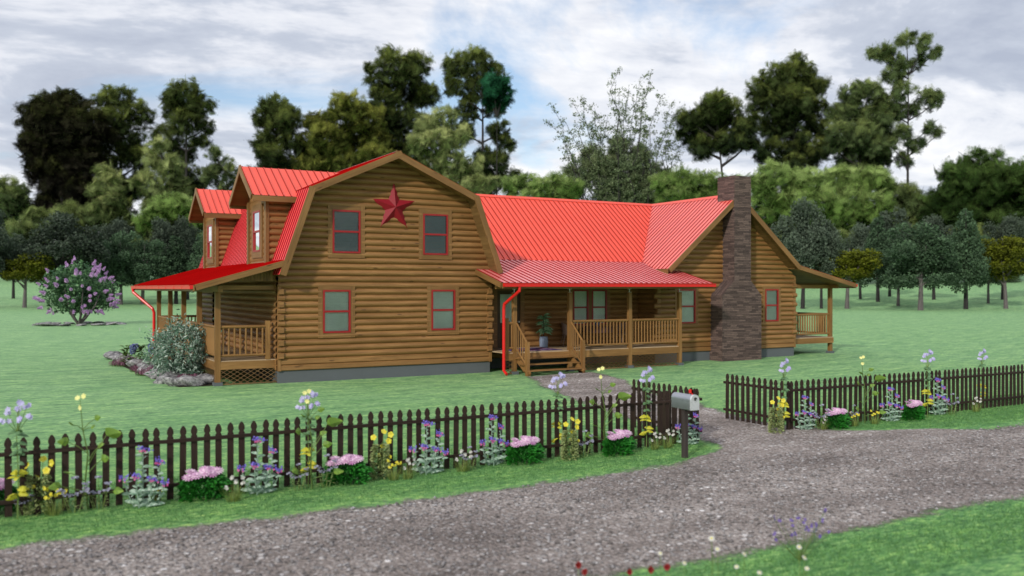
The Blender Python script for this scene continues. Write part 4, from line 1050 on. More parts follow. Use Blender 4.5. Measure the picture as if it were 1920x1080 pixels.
C=np.concatenate(C);Q=np.concatenate(Q); n=len(C); V,Fc=leaf_cards(n,C,.24,aspect=.65,out=Q); np_mesh('foliage',V,Fc,M['lilacleaf'],li,attr={'tint':('FACE',rng.uniform(0,1,n)**1.5)})
bl=None
for i in range(74):
    while True:
        q=Vector((random.gauss(0,1),random.gauss(0,1)-.5,random.gauss(0,.9))).normalized()
        if q.y<.5: break
    if bl is None:
        n=110; t_=rng.uniform(0,1,n); a=rng.uniform(0,6.28,n); r=.12*(1-t_)*rng.uniform(.6,1,n)+.02; V,Fc=leaf_cards(n,np.stack([r*np.cos(a),r*np.sin(a),t_*.42],-1),.085,aspect=.9)
        bl=np_mesh('blossom',V,Fc,M['lilacflower'],li,attr={'tint':('FACE',rng.uniform(0,1,n))}); o=bl
    else: o=bl.copy(); COL.objects.link(o); o.parent=li
    k=.88+.16*random.random(); zz_=max(1.15,2.75+q.z*2.3*k-.5*q.x*q.x); o.location=(q.x*2.95*k,q.y*2.9*k,zz_); dr_=(q+Vector((0,0,.25))).normalized(); o.rotation_euler=dr_.to_track_quat('Z','Y').to_euler(); s=.7+.45*random.random(); o.scale=(s*1.15,s*1.15,s)
for i in range(15):
    a=-math.pi/2+(i-7)*2*math.pi/15; s=.45+.25*random.random()
    side='left' if math.cos(a)<0 else 'right'
    boulder(i,(lp.x+2.75*math.cos(a),lp.y+2.3*math.sin(a),.06),(s*1.35,s*.9,s*.42),'dark flat stone of the ring below the lilac bush','stones ringing the lilac',a)
# ================================================================== COTTAGE FLOWERS ALONG THE FENCES
L_('phloxpetal',(.42,.38,.70),(.66,.62,.88),tr=.3); L_('stemgreen',(.08,.14,.03),(.22,.32,.09)); L_('vineleaf',(.06,.14,.02),(.24,.38,.06)); L_('yellowleaf',(.45,.42,.02),(.62,.60,.06))
L_('yellowpetal',(.68,.56,.02),(.82,.75,.10)); L_('paleyellow',(.72,.70,.16),(.86,.85,.36)); L_('silverleaf',(.14,.26,.17),(.48,.60,.50)); L_('bluepetal',(.12,.08,.50),(.26,.20,.72)); L_('magentapetal',(.50,.06,.24),(.68,.18,.40))
L_('dahlialeaf',(.008,.10,.010),(.05,.32,.035)); L_('pinkpetal',(.55,.24,.47),(.88,.68,.80)); L_('poppyleaf',(.12,.16,.05),(.36,.42,.17)); L_('tuftblade',(.07,.13,.03),(.34,.40,.10))
L_('whitepetal',(.50,.48,.45),(.72,.70,.66)); L_('greyflower',(.24,.24,.32),(.42,.42,.52)); L_('redpetal',(.16,.004,.004),(.32,.02,.018)); L_('violetpetal',(.10,.06,.28),(.22,.15,.44))
def petals(mb,c,nrm,n,L,w,cup=.25):
    c=Vector(c); nrm=Vector(nrm).normalized(); a=nrm.orthogonal().normalized(); b=nrm.cross(a); ph=random.random()*6
    for i in range(n):
        t=ph+i*2*math.pi/n; d=a*math.cos(t)+b*math.sin(t); s=nrm.cross(d)
        p0=c; p1=c+d*L*.55-s*w/2+nrm*L*cup*.6; p2=c+d*L+nrm*L*cup*.7-s*w*.25; p3=c+d*L+nrm*L*cup*.7+s*w*.25; p4=c+d*L*.55+s*w/2+nrm*L*cup*.6
        mb.face([p0,p1,p2,p3,p4])
TOCAM=Vector((-.45,-.85,.35))
def P_phlox():
    t=thing('tall_phlox','x','flower plant')
    mb=MB(); mb.tube([(0,0,0),(.01,0,.5),(-.01,.01,1.0),(.01,0,1.32)],[.009,.008,.006,.004],5)
    hd=[(-.10,0,1.30),(.02,-.03,1.40),(.10,.02,1.36),(-.14,-.03,1.21),(.12,-.03,1.24),(.03,-.05,1.22),(.0,.03,1.33)]
    for h in hd: mb.tube([(0,0,1.05),h],[.004,.003],4)
    build_leaf(mb,'stem',M['stemgreen'],t)
    for h in hd:
        m=MB()
        for k in range(3): petals(m,(h[0]+random.gauss(0,.016),h[1]-.01*k,h[2]+random.gauss(0,.014)),TOCAM+Vector((random.gauss(0,.4),random.gauss(0,.2),random.gauss(0,.3))),5,.034,.026)
        build_leaf(m,'blossom',M['phloxpetal'],t)
    mb=MB()
    for z,s in ((1.06,.11),(1.02,.12),(.92,.11),(.80,.09),(.68,.08),(.84,.12)):
        for k in range(3): a=random.random()*6.28; leaf_fan(mb,(0,0,z),(math.cos(a),math.sin(a),.15),s,.055,.4,nrm=TOCAM+Vector((random.gauss(0,.6),0,random.gauss(.3,.5))))
    build_leaf(mb,'leaves',M['lilacleaf'],t,.7,.3)
    mb=MB()
    for z in (.55,.50,.36,.30,.26):
        for k in range(3): a=random.random()*6.28; leaf_fan(mb,(0,0,z),(math.cos(a),math.sin(a),.5),.14,.08,.5,nrm=TOCAM+Vector((random.gauss(0,.6),0,random.gauss(.3,.5))))
    build_leaf(mb,'lower_leaves',M['yellowleaf'],t)
    return t
def P_vine():
    t=thing('yellow_flowered_vine','x','flower plant')
    mb=MB(); A=[(0,0,0),(-.03,-.01,.35),(.0,0,.7),(-.06,0,1.0),(-.08,0,1.25),(-.09,0,1.38)]; mb.tube(A,[.013,.012,.010,.007,.005,.003],5)
    lv=[((0,0,.55),(.22,-.06,.93),.25,.22),((0,0,.45),(.16,-.05,.62),.15,.13),((0,0,.7),(-.22,-.04,.86),.17,.13),((-.06,0,1.0),(.08,-.03,1.13),.12,.10),((-.06,0,1.0),(-.16,-.03,1.07),.12,.10),((-.06,0,.98),(.04,-.02,1.02),.10,.08),
        ((0,0,.2),(-.30,-.10,.33),.19,.14),((0,0,.15),(.30,-.10,.22),.16,.12),((-.03,0,.35),(-.2,-.05,.48),.12,.10),((0,0,.6),(.12,-.02,.78),.13,.1)]
    ml=MB()
    for a,b,Ln,w in lv:
        mb.tube([a,((a[0]+b[0])/2,b[1],(a[2]+b[2])/2+.02),b],[.006,.005,.004],4)
        d=Vector((b[0]-a[0],b[1]-.1,.12)); leaf_fan(ml,b,d,Ln*.95,w*.85,.25,seg=6,fold=.22,heart=.6,nrm=TOCAM+Vector((random.gauss(0,.4),0,random.gauss(.1,.4))))
    build_leaf(mb,'stem',M['stemgreen'],t); build_leaf(ml,'leaves',M['vineleaf'],t,.6,.4)
    for h in ((-.09,-.02,1.28),(-.12,0,1.40),(-.05,0,1.42)):
        m=MB(); petals(m,h,TOCAM+Vector((random.gauss(0,.4),0,random.gauss(0,.4))),6,.034,.03); build_leaf(m,'blossom',M['paleyellow'],t,.8,.2)
    return t
def P_comfrey():
    t=thing('blue_comfrey','x','flower plant')
    st=[(0,0,.80,.0),(.17,.0,.62,.05),(-.17,-.02,.42,-.06),(.10,-.06,.40,.03),(-.05,-.08,.45,-.02),(.24,-.04,.34,.05)]
    ms=MB(); ml=MB()
    for x,y,h,ln in st:
        mid=(x+ln*.4,y,h*.5); tp=(x+ln,y,h); ms.tube([(x*.6,y,0),mid,tp],[.010,.008,.005],5)
        n=int(h*24)
        for i in range(n):
            z=(i+.5)/n*h*.93; a=i*2.4+random.random()*.5; L=.15*(1-.55*z/h)*(.7+.3*h/.8)+.03; q=Vector((x*.6+(x*.4+ln)*z/h,y,z))
            leaf_fan(ml,q,(math.cos(a),math.sin(a)*.8,.55),L,L*.38,.35,nrm=TOCAM+Vector((random.gauss(0,.5),0,random.gauss(.35,.4))))
    build_leaf(ms,'stem',M['silverleaf'],t,.3,.3); build_leaf(ml,'leaves',M['silverleaf'],t,.5,.5)
    for i,(x,y,h,ln) in enumerate(st):
        for k in range(2 if i!=0 else 3):
            m=MB(); c=Vector((x+ln+(k-.6)*.055,y-.01,h-.02*k))
            for j in range(11): petals(m,c+Vector((random.gauss(0,.020),random.gauss(0,.014),random.gauss(0,.018))),TOCAM+Vector((random.gauss(0,.7),random.gauss(0,.3),random.gauss(0,.6))),5,.014,.011)
            build_leaf(m,'flower_cluster',M['bluepetal'],t)
        m=MB()
        for j in range(5): petals(m,Vector((x+ln+random.gauss(0,.03),y-.02,h-.045+random.gauss(0,.012))),TOCAM,4,.016,.014)
        build_leaf(m,'pink_buds',M['magentapetal'],t)
    return t
def P_dahlia():
    t=thing('pink_flower_bush','x','flower plant')
    ml=MB()
    for i in range(620):
        a=random.random()*6.28; r=math.sqrt(random.random()); x=.30*r*math.cos(a); y=.17*r*math.sin(a); z=.34*random.random()**.8*(1-.35*r*r); leaf_fan(ml,(x,y,z),(math.cos(a)*.8,math.sin(a)*.6-.2,.5+random.random()),.11,.042,.5,seg=3,nrm=TOCAM+Vector((random.gauss(0,.7),0,random.gauss(.3,.5))))
    for i in range(14): a=random.uniform(-.6,.6); leaf_fan(ml,(.26,0,.2),(.8,-.2,.6+a),.16,.05,.5,seg=3)
    build_leaf(ml,'foliage',M['dahlialeaf'],t,.4,.4)
    hs=[(-.22,-.06,.33),(-.13,-.09,.35),(-.03,-.08,.38),(.07,-.09,.36),(.16,-.05,.38),(-.16,.02,.38),(.02,.03,.40),(.12,.03,.385)]
    for h in hs:
        m=MB(); nr=Vector((-.12,-.34,.9))+Vector((random.gauss(0,.25),random.gauss(0,.15),0))
        for k,(n_,L,cu) in enumerate(((13,.092,.03),(10,.066,.16),(7,.038,.5))): petals(m,Vector(h)+nr.normalized()*.007*k,nr,n_,L,.030,cu)
        build_leaf(m,'blossom',M['pinkpetal'],t)
    return t
def P_poppy():
    t=thing('yellow_poppy','x','flower plant')
    ml=MB(); ms=MB()
    for i in range(430):
        z=.44*random.random()**.9; r=.10*(1-.5*z); a=random.random()*6.28; leaf_fan(ml,(r*math.cos(a),r*math.sin(a)*.7,z),(math.cos(a),math.sin(a),random.uniform(-.1,1.2)),.07,.030,.3,seg=2,nrm=TOCAM+Vector((random.gauss(0,.7),0,random.gauss(.2,.6))))
    hs=[(-.11,-.03,.56),(.05,0,.62),(.15,-.02,.58),(.10,-.05,.50),(.02,-.05,.44),(-.04,-.05,.32),(.12,-.06,.29)]
    for h in hs: ms.tube([(random.gauss(0,.03),0,.1),(h[0]*.6,h[1]*.5,h[2]*.6),h],[.005,.004,.003],4)
    build_leaf(ml,'foliage',M['poppyleaf'],t); build_leaf(ms,'stem',M['stemgreen'],t)
    for i,h in enumerate(hs):
        m=MB(); petals(m,h,TOCAM+Vector((random.gauss(0,.5),0,random.gauss(0,.5))),5,.042 if i<5 else .028,.046 if i<5 else .03,.45); build_leaf(m,'blossom',M['yellowpetal'],t,.5,.4)
    return t
def P_tuft(petal,nm):
    t=thing(nm,'x','flower plant')
    n=130; a=rng.uniform(0,6.28,n); r=.075*np.sqrt(rng.uniform(0,1,n)); P=np.stack([r*np.cos(a)*1.3,r*np.sin(a),0*r],-1); h=rng.uniform(.12,.30,n)
    d=np.stack([-np.sin(a),np.cos(a),0*a],-1)*.0028; k=rng.uniform(.1,.75,n); T=P+np.stack([np.cos(a)*k*h,np.sin(a)*k*h,h],-1)
    V=np.stack([P-d,P+d,T],1).reshape(-1,3); np_mesh('blades',V,np.arange(n*3).reshape(-1,3),M['tuftblade'],t,attr={'tint':('FACE',rng.uniform(0,1,n))})
    for i in range(7):
        m=MB(); h=(random.uniform(-.14,.14),random.uniform(-.06,.03),random.uniform(.20,.33))
        for k in range(3): petals(m,Vector(h)+Vector((random.gauss(0,.010),0,random.gauss(0,.010))),TOCAM+Vector((random.gauss(0,.5),0,random.gauss(0,.6))),5,.022,.020,.5)
        build_leaf(m,'blossom',M[petal],t,.6,.4)
    return t
def P_grey():
    t=thing('grey_lavender_flower','x','flower plant')
    ms=MB(); ml=MB(); hs=[]
    for i in range(6):
        x=random.uniform(-.16,.16); h=random.uniform(.22,.46); hs.append((x,-.02,h)); ms.tube([(x*.4,0,0),(x*.8,-.01,h*.6),(x,-.02,h)],[.005,.004,.003],4)
        for k in range(4): a=random.random()*6.28; leaf_fan(ml,(x*.7,0,h*(.2+.15*k)),(math.cos(a),math.sin(a),.4),.07,.03,.4,seg=2)
    build_leaf(ms,'stem',M['stemgreen'],t); build_leaf(ml,'leaves',M['poppyleaf'],t,.3,.3)
    for h in hs:
        m=MB()
        for k in range(7): petals(m,Vector(h)+Vector((random.gauss(0,.022),random.gauss(0,.01),random.gauss(0,.010))),Vector((0,-.5,.8))+Vector((random.gauss(0,.4),0,0)),5,.020,.018,.4)
        build_leaf(m,'flower_cluster',M['greyflower'],t)
    return t
def place(make,name_lab,spots,group):
    """spots: (u, v of the foot, scale, label)"""
    proto=None
    for i,(u,v,s,lab) in enumerate(spots):
        p=onz(u,v); 
        if proto is None: proto=make(); o=proto
        else: o=copy_tree(proto)
        o.location=(p.x,p.y,0); o.rotation_euler=(0,0,random.uniform(-.35,.35)); o.scale=(s*(1 if i%2==0 else -1) if False else s,s,s*random.uniform(.97,1.03)); o['label']=lab; o['group']=group
place(P_phlox,'',[(33,974,1.04,'tall lavender phlox with yellow lower leaves at the far left end of the fence'),
 (578,915,1.0,'tall lavender phlox next to the yellow flowered vine, left of the pink bush mid fence'),
 (1046,856,1.02,'tall lavender phlox whose flowers stand before the gravel path, left of the yellow poppy'),
 (1212,842,1.02,'tall lavender phlox nearest the mailbox, rising over the fence corner'),
 (1470,810,1.03,'tall lavender phlox at the corner of the right fence'),
 (1739,783,1.03,'tall lavender phlox behind the right hand pink bush on the right fence'),
 (1841,765,1.0,'tall lavender phlox farthest right along the right fence')],'tall phlox along the fences')
place(P_vine,'',[(165,955,1.02,'large leaved vine with yellow flowers near the left end of the fence'),
 (585,918,1.0,'large leaved vine with yellow flowers twined with the tall phlox mid fence'),
 (1135,850,1.03,'large leaved vine with yellow flowers rising over the fence before the path'),
 (1622,793,1.02,'large leaved vine with yellow flowers over the right fence')],'yellow flowered vines on the fences')
place(P_comfrey,'',[(268,950,1.0,'blue and pink comfrey with silvery leaves, leftmost along the fence'),
 (483,926,1.0,'blue and pink comfrey with silvery leaves left of the tall vine, between grass tufts'),
 (800,888,1.0,'blue and pink comfrey with silvery leaves right of the first yellow poppy of mid fence'),
 (922,872,1.0,'blue and pink comfrey with silvery leaves touching the pink bush at centre'),
 (1288,834,.88,'blue and pink comfrey with silvery leaves behind the mailbox post'),
 (1508,806,.84,'blue comfrey with silvery leaves just right of the right fence corner'),
 (1668,790,.92,'blue comfrey with silvery leaves between vine and pink bush of the right fence'),
 (1757,778,1.0,'blue comfrey with silvery leaves right of the last pink bush')],'blue comfrey along the fences')
place(P_dahlia,'',[(-14,962,1.0,'bright green bush cut off by the left picture edge at the fence'),
 (383,936,1.0,'bush with large pink blossoms leftmost in view, between two blue comfreys'),
 (650,907,1.0,'bush with large pink blossoms right of the tall vine'),
 (984,869,1.0,'bush with large pink blossoms at the middle of the left fence'),
 (1160,853,1.0,'bush with large pink blossoms nearest the fence corner by the mailbox'),
 (1567,803,.98,'bush with large pink blossoms left of the vine on the right fence'),
 (1712,787,.98,'bush with large pink blossoms, right one of the two on the right fence')],'pink flowered bushes along the fences')
place(P_poppy,'',[(72,964,1.12,'yellow poppy plant near the left picture edge'),
 (713,897,1.1,'yellow poppy plant between pink bush and comfrey mid fence'),
 (1068,862,1.1,'yellow poppy plant below the tall phlox before the path'),
 (1455,812,1.1,'yellow poppy plant at the corner of the right fence')],'yellow poppies along the fences')
place(lambda:P_tuft('whitepetal','white_flower_tuft'),'',[(438,940,1.0,'grass tuft with small white flowers between left pink bush and comfrey'),
 (765,898,.9,'grass tuft with small white flowers left of the third comfrey'),
 (868,884,1.0,'grass tuft with small white flowers between two comfreys mid fence'),
 (1228,843,.9,'grass tuft with small white flowers left of the mailbox, by the phlox'),
 (1252,840,1.0,'taller grass tuft with small white flowers left of the mailbox post'),
 (1830,772,1.0,'grass tuft with small white flowers at the far right of the fence'),
 (1545,806,.8,'grass tuft with small white flowers left of the right fence pink bush')],'grass tufts with white flowers')
place(lambda:P_tuft('yellowpetal','yellow_flower_tuft'),'',[(100,966,1.05,'grass tuft with small yellow flowers right of the left yellow poppy'),
 (738,900,.9,'grass tuft with small yellow flowers beside the mid fence poppy'),
 (1602,799,.9,'grass tuft with small yellow flowers by the right fence vine'),
 (1640,795,.9,'grass tuft with small yellow flowers left of the second right comfrey'),
 (290,945,.7,'grass tuft with small yellow flowers against the leftmost comfrey')],'grass tufts with yellow flowers')
place(P_grey,'',[(140,962,1.1,'grey lavender flowers below the leftmost vine'),
 (185,955,1.0,'grey lavender flowers left of the leftmost comfrey'),
 (45,968,.8,'grey lavender flowers before the far left phlox'),
 (560,920,.9,'grey lavender flowers left of the mid fence vine'),
 (612,914,1.1,'grey lavender flowers between vine and pink bush'),
 (880,883,.9,'grey lavender flowers among pickets left of the fourth comfrey'),
 (1096,858,1.1,'grey lavender flowers left of the pink bush near the fence corner'),
 (1540,806,1.2,'grey lavender flowers left of the first pink bush of the right fence'),
 (1600,798,1.0,'grey lavender flowers at the foot of the right fence vine'),
 (1785,778,1.1,'grey lavender flowers right of the last comfrey')],'grey lavender flowers along the fences')
# field flowers on the near verge
def P_red():
    t=thing('red_poppy','x','flower'); ms=MB(); ms.tube([(0,0,0),(.01,0,.15),(0,0,.30)],[.004,.003,.003],4); build_leaf(ms,'stem',M['stemgreen'],t)
    m=MB(); petals(m,(0,0,.30),TOCAM,4,.030,.044,.9); petals(m,(0,0,.305),TOCAM+Vector((.5,0,.6)),4,.024,.03,1.4); build_leaf(m,'blossom',M['redpetal'],t); 
    ml=MB()
    for k in range(8): a=random.random()*6.28; leaf_fan(ml,(0,0,.03),(math.cos(a),math.sin(a),.7),.10,.018,.5,seg=2)
    build_leaf(ml,'leaves',M['vineleaf'],t,.2,.2); return t
def P_daisy():
    t=thing('white_daisy','x','flower'); ms=MB(); ms.tube([(0,0,0),(.01,0,.2),(0,0,.40)],[.004,.003,.003],4); build_leaf(ms,'stem',M['stemgreen'],t)
    m=MB(); nr=Vector((random.gauss(0,.3)-.3,-.6,.7)); petals(m,(0,0,.40),nr,12,.027,.011,.15); build_leaf(m,'petals',M['whitepetal'],t,.8,.2)
    m=MB(); petals(m,Vector((0,0,.40))+nr.normalized()*.008,nr,8,.009,.008,.1); build_leaf(m,'flower_centre',M['yellowpetal'],t)
    ml=MB()
    for k in range(6): a=random.random()*6.28; leaf_fan(ml,(0,0,.06*k),(math.cos(a),math.sin(a),.7),.07,.014,.5,seg=2)
    build_leaf(ml,'leaves',M['vineleaf'],t,.2,.2); return t
def heads(make,spots,group,h0,Z=None):
    proto=None
    for (u,v,hh,lab) in spots:
        # foot on the turf so that the blossom, hh above it, is seen at (u,v)
        r=ray(u,v); tt=(hh-EYE)/r.z; p=r*tt
        if proto is None: proto=make(); o=proto
        else: o=copy_tree(proto)
        o.location=(p.x,p.y,0); s=hh/h0; o.scale=(1,1,s) if False else (max(.85,s),max(.85,s),s); o.rotation_euler=(0,0,random.uniform(-.5,.5)); o['label']=lab; o['group']=group
heads(P_red,[(1084,1060,.30,'red poppy farthest left on the near verge'),(1097,1073,.28,'red poppy right beside the leftmost one, lower'),(1180,1073,.26,'small red poppy between the pair at left and the bright one'),(1219,1069,.30,'bright red poppy below the first white daisy'),(1251,1064,.30,'red poppy farthest right on the near verge')],'red poppies on the near verge',.30)
heads(P_daisy,[(1238,1038,.36,'white daisy farthest left, above the red poppies'),(1334,1010,.46,'tallest white daisy standing before the gravel'),(1345,1030,.40,'white daisy just right under the tallest daisy'),(1283,1056,.34,'white daisy seen side on, left of the tallest daisy'),(1381,1063,.33,'white daisy low on the turf right of the tallest'),(1395,1039,.38,'white daisy upper middle of the near verge'),(1424,1074,.30,'white daisy at the lower picture edge'),(1498,1026,.40,'white daisy under the violet flowers, upper'),(1508,1046,.38,'pinkish white daisy under the violet flowers, middle'),(1513,1066,.32,'pinkish white daisy under the violet flowers, lowest')],'daisies on the near verge',.40)
def P_violet():
    t=thing('violet_wildflower','violet blue wildflowers on thin stems leaning over the gravel at the near verge','flower plant'); ms=MB(); hs=[]
    for i in range(22):
        a=random.uniform(0,6.28); r=.36*math.sqrt(random.random()); h=random.uniform(.22,.50); hs.append((r*math.cos(a)*1.15,r*math.sin(a)*.5,h)); ms.tube([(0,0,0),(hs[-1][0]*.6,hs[-1][1]*.6,h*.6),hs[-1]],[.004,.003,.002],4)
    build_leaf(ms,'stem',M['stemgreen'],t,.3,.3)
    for h in hs:
        m=MB(); 
        for k in range(2): petals(m,Vector(h)+Vector((random.gauss(0,.012),0,random.gauss(0,.012))),TOCAM+Vector((random.gauss(0,.5),0,random.gauss(0,.5))),5,.017,.013,.4)
        build_leaf(m,'blossom',M['violetpetal'],t)
    return t
p=onz(1500,1052); v=P_violet(); v.location=(p.x,p.y,0)

# ================================================================== TREES
def tube_tree(mb,base,H_,r,limbs,lean=(0,0),seg=8):
    top=Vector((lean[0],lean[1],H_)); mb.tube([(0,0,-.3),(0,0,.15),(lean[0]*.2,lean[1]*.2,H_*.25),(lean[0]*.55,lean[1]*.55,H_*.6),top],[r*1.35,r*1.1,r*.85,r*.5,r*.12],seg)
    for (z0,tip,k) in limbs:
        a=Vector((lean[0]*z0/H_,lean[1]*z0/H_,z0)); b=Vector(tip); m=a.lerp(b,.5)+Vector((0,0,-.08*(b-a).length)); mb.tube([a,m,b],[r*k,r*k*.7,r*k*.2],6)
def crown_pts(clumps,per):
    C=[];Q=[];Hh=[]
    for (c,r,dens) in clumps:
        m=max(8,int(per*dens*r*r)); q=rng.normal(0,1,(m,3)); q/=np.linalg.norm(q,axis=1,keepdims=True); rad=rng.uniform(.15,1,m)**.45
        lump=1+.18*np.sin(q[:,0]*5+c[0])*np.sin(q[:,2]*6+c[1])
        C.append(np.array(c)+q*(r*rad*lump)[:,None]*np.array([1,1,.9])); Q.append(q); Hh.append(np.clip(q[:,2]*rad,0,1))
    return np.concatenate(C),np.concatenate(Q),np.concatenate(Hh)
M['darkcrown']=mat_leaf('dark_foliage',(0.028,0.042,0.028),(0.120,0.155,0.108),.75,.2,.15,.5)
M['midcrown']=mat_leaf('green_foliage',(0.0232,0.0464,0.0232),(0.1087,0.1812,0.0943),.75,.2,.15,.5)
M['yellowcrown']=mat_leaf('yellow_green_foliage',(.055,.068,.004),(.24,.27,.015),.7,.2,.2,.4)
def wood_tree(kind,seed):
    random.seed(seed)
    nm={'dark':'broadleaf_tree','mid':'broadleaf_tree','yellow':'young_tree','cone':'conical_tree'}[kind]
    t=thing(nm,'x','tree'); cl=[]; limbs=[]
    H_=10.0
    if kind in('dark','mid'):
        for i in range(26):
            q=Vector((random.gauss(0,1),random.gauss(0,1),random.gauss(0,1))).normalized(); k=random.random()**.4
            w=3.2 if kind=='dark' else 3.0; cz=6.3 if kind=='dark' else 5.9; hz=2.9 if kind=='dark' else 3.3
            z=cz+q.z*hz*k; cl.append(((q.x*w*k,q.y*w*k,z),random.uniform(1.0,1.5),1.0))
        for i in range(6): a=i*1.05+.4; limbs.append((2.6+.35*i,(1.9*math.cos(a),1.9*math.sin(a),5.2+.5*i),.45))
        if kind=='mid':
            for i in range(8): a=i*.8; cl.append(((2.6*math.cos(a),2.6*math.sin(a),3.3+random.uniform(-.2,.3)),.9,1))
    elif kind=='yellow':
        for i in range(22):
            q=Vector((random.gauss(0,1),random.gauss(0,1),random.gauss(0,1))).normalized(); k=random.random()**.45; cl.append(((q.x*2.6*k,q.y*2.6*k,6.6+q.z*2.7*k),random.uniform(.75,1.15),1.0))
        for i in range(9): a=i*.7; cl.append(((1.7*math.cos(a),1.7*math.sin(a),5.0+random.uniform(-.4,.5)),.85,1.0))
        for i in range(7): a=i*.9; limbs.append((2.8+.4*i,(1.7*math.cos(a),1.7*math.sin(a),5.4+.4*i),.45))
    else:
        for i in range(34):
            z=2.9+6.6*(i/33)**.9; w=2.7*(1-(z-2.4)/8.2)**.8*(.75+.25*random.random()); a=i*2.4; cl.append(((w*.75*math.cos(a),w*.75*math.sin(a),z),max(.40,w*.55),1.15))
        for i in range(8): a=i*2.4; z=3+.6*i; limbs.append((z-.4,(1.6*(1-i/10)*math.cos(a),1.6*(1-i/10)*math.sin(a),z+.3),.3))
    mb=MB(); tube_tree(mb,None,8.6 if kind!='cone' else 9.6,.24 if kind!='yellow' else .20,limbs,(random.uniform(-.4,.4),random.uniform(-.4,.4)))
    mb.build('trunk',M['barkgrey' if kind in('yellow','mid') else 'bark'],t)
    C,Q,Hh=crown_pts(cl,{'dark':330,'mid':280,'yellow':380,'cone':370}[kind]); n=len(C)
    V,Fc=leaf_cards(n,C,.25,aspect=.75,out=Q)
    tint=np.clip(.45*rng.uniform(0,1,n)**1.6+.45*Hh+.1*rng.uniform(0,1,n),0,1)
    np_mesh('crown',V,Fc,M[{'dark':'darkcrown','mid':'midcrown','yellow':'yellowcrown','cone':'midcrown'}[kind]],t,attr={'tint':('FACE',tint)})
    return t
protos={}
def wood(kind,var,u,v,topv,halfw,label):
    key=(kind,var)
    if key not in protos: protos[key]=wood_tree(kind,11+var*7+len(kind)); o=protos[key]
    else: o=copy_tree(protos[key])
    p=on_ground(u,v); Zc=p.x*SY+p.y*CY; m=Zc/F_PX; h=EYE+(540-topv)*m-p.z
    hw={'dark':4.1,'mid':3.9,'yellow':2.75,'cone':3.0}[kind]; hh={'dark':10.3,'mid':10.2,'yellow':10.1,'cone':10.2}[kind]
    o.location=p; o.rotation_euler=(0,0,random.random()*6.28); sx=halfw*m/hw; o.scale=(sx,sx,h/hh); o['label']=label; o['group']='trees of the grove beyond the lawn'
WL=[('dark',0,-12,577,382,56,'dark rounded tree cut by the left picture edge'),
('yellow',0,46,577,455,48,'small yellow green tree with slim trunk left of the lilac'),
('dark',1,25,560,430,44,'dark tree directly behind the small yellow green tree at left'),
('dark',0,118,575,390,84,'broad dark crowned tree rising behind the lilac'),
('mid',0,176,568,440,44,'green tree between the broad dark crown and the slender twin trunks'),
('dark',1,212,560,396,48,'dark tree top seen between lilac and porch, behind the others'),
('mid',1,227,571,428,50,'green tree with bare trunk right of the lilac, left one of two trunks'),
('mid',0,267,571,440,56,'green tree with bare trunk just left of the red downspout'),
('dark',0,300,560,402,48,'dark tree behind the one beside the red downspout'),
('cone',0,330,570,436,44,'pointed green tree above the left porch roof edge'),
('dark',1,352,562,396,46,'dark tree top beside the rear dormer'),
('mid',1,384,572,428,44,'green tree whose trunk shows between the left porch posts'),
('dark',0,1505,579,364,66,'tallest dark tree right of the chimney gable'),
('dark',1,1540,579,400,46,'dark tree with grey trunk showing through the right porch'),
('yellow',0,1588,579,446,54,'yellow green tree left of centre in the right grove'),
('dark',0,1613,561,412,44,'dark tree just above the left yellow green tree'),
('cone',0,1646,566,398,40,'pointed green tree between the yellow green tree and the round dark one'),
('dark',1,1668,556,378,44,'round dark tree rising at the back of the right grove'),
('mid',0,1684,574,440,46,'green tree with dark trunk left of the big green crown'),
('mid',1,1726,582,412,80,'biggest green broad tree standing forward in the right grove'),
('dark',0,1751,562,396,50,'dark tree top directly behind the biggest green tree'),
('cone',1,1811,580,384,50,'tall pointed green tree right of the biggest green tree'),
('mid',0,1853,569,430,38,'green tree between the tall pointed tree and the right yellow tree'),
('dark',1,1880,562,390,50,'dark tree top behind the right yellow green tree'),
('yellow',1,1886,579,424,52,'yellow green tree near the right picture edge with forked grey trunk'),
('dark',0,1925,556,402,50,'dark tree cut by the right picture edge')]
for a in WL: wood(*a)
# ---- tall trees far behind the grove
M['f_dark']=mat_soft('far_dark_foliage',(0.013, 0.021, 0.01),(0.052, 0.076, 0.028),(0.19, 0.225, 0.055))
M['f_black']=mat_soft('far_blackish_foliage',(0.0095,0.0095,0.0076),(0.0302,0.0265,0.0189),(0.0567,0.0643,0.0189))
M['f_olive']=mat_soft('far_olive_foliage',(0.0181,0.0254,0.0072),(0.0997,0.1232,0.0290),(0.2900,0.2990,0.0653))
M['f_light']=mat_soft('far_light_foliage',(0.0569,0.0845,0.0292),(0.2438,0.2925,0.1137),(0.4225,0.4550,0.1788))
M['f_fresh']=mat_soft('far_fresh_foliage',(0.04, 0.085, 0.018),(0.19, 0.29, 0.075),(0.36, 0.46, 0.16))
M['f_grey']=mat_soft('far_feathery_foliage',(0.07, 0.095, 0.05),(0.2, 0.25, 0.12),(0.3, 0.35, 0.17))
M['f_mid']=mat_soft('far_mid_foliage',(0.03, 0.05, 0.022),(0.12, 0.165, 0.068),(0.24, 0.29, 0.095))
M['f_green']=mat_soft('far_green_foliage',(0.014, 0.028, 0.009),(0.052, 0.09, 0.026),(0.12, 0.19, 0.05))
M['f_blue']=mat_soft('far_bluegreen_foliage',(0.0072,0.0360,0.0168),(0.0240,0.1080,0.0540),(0.0360,0.1440,0.0720))
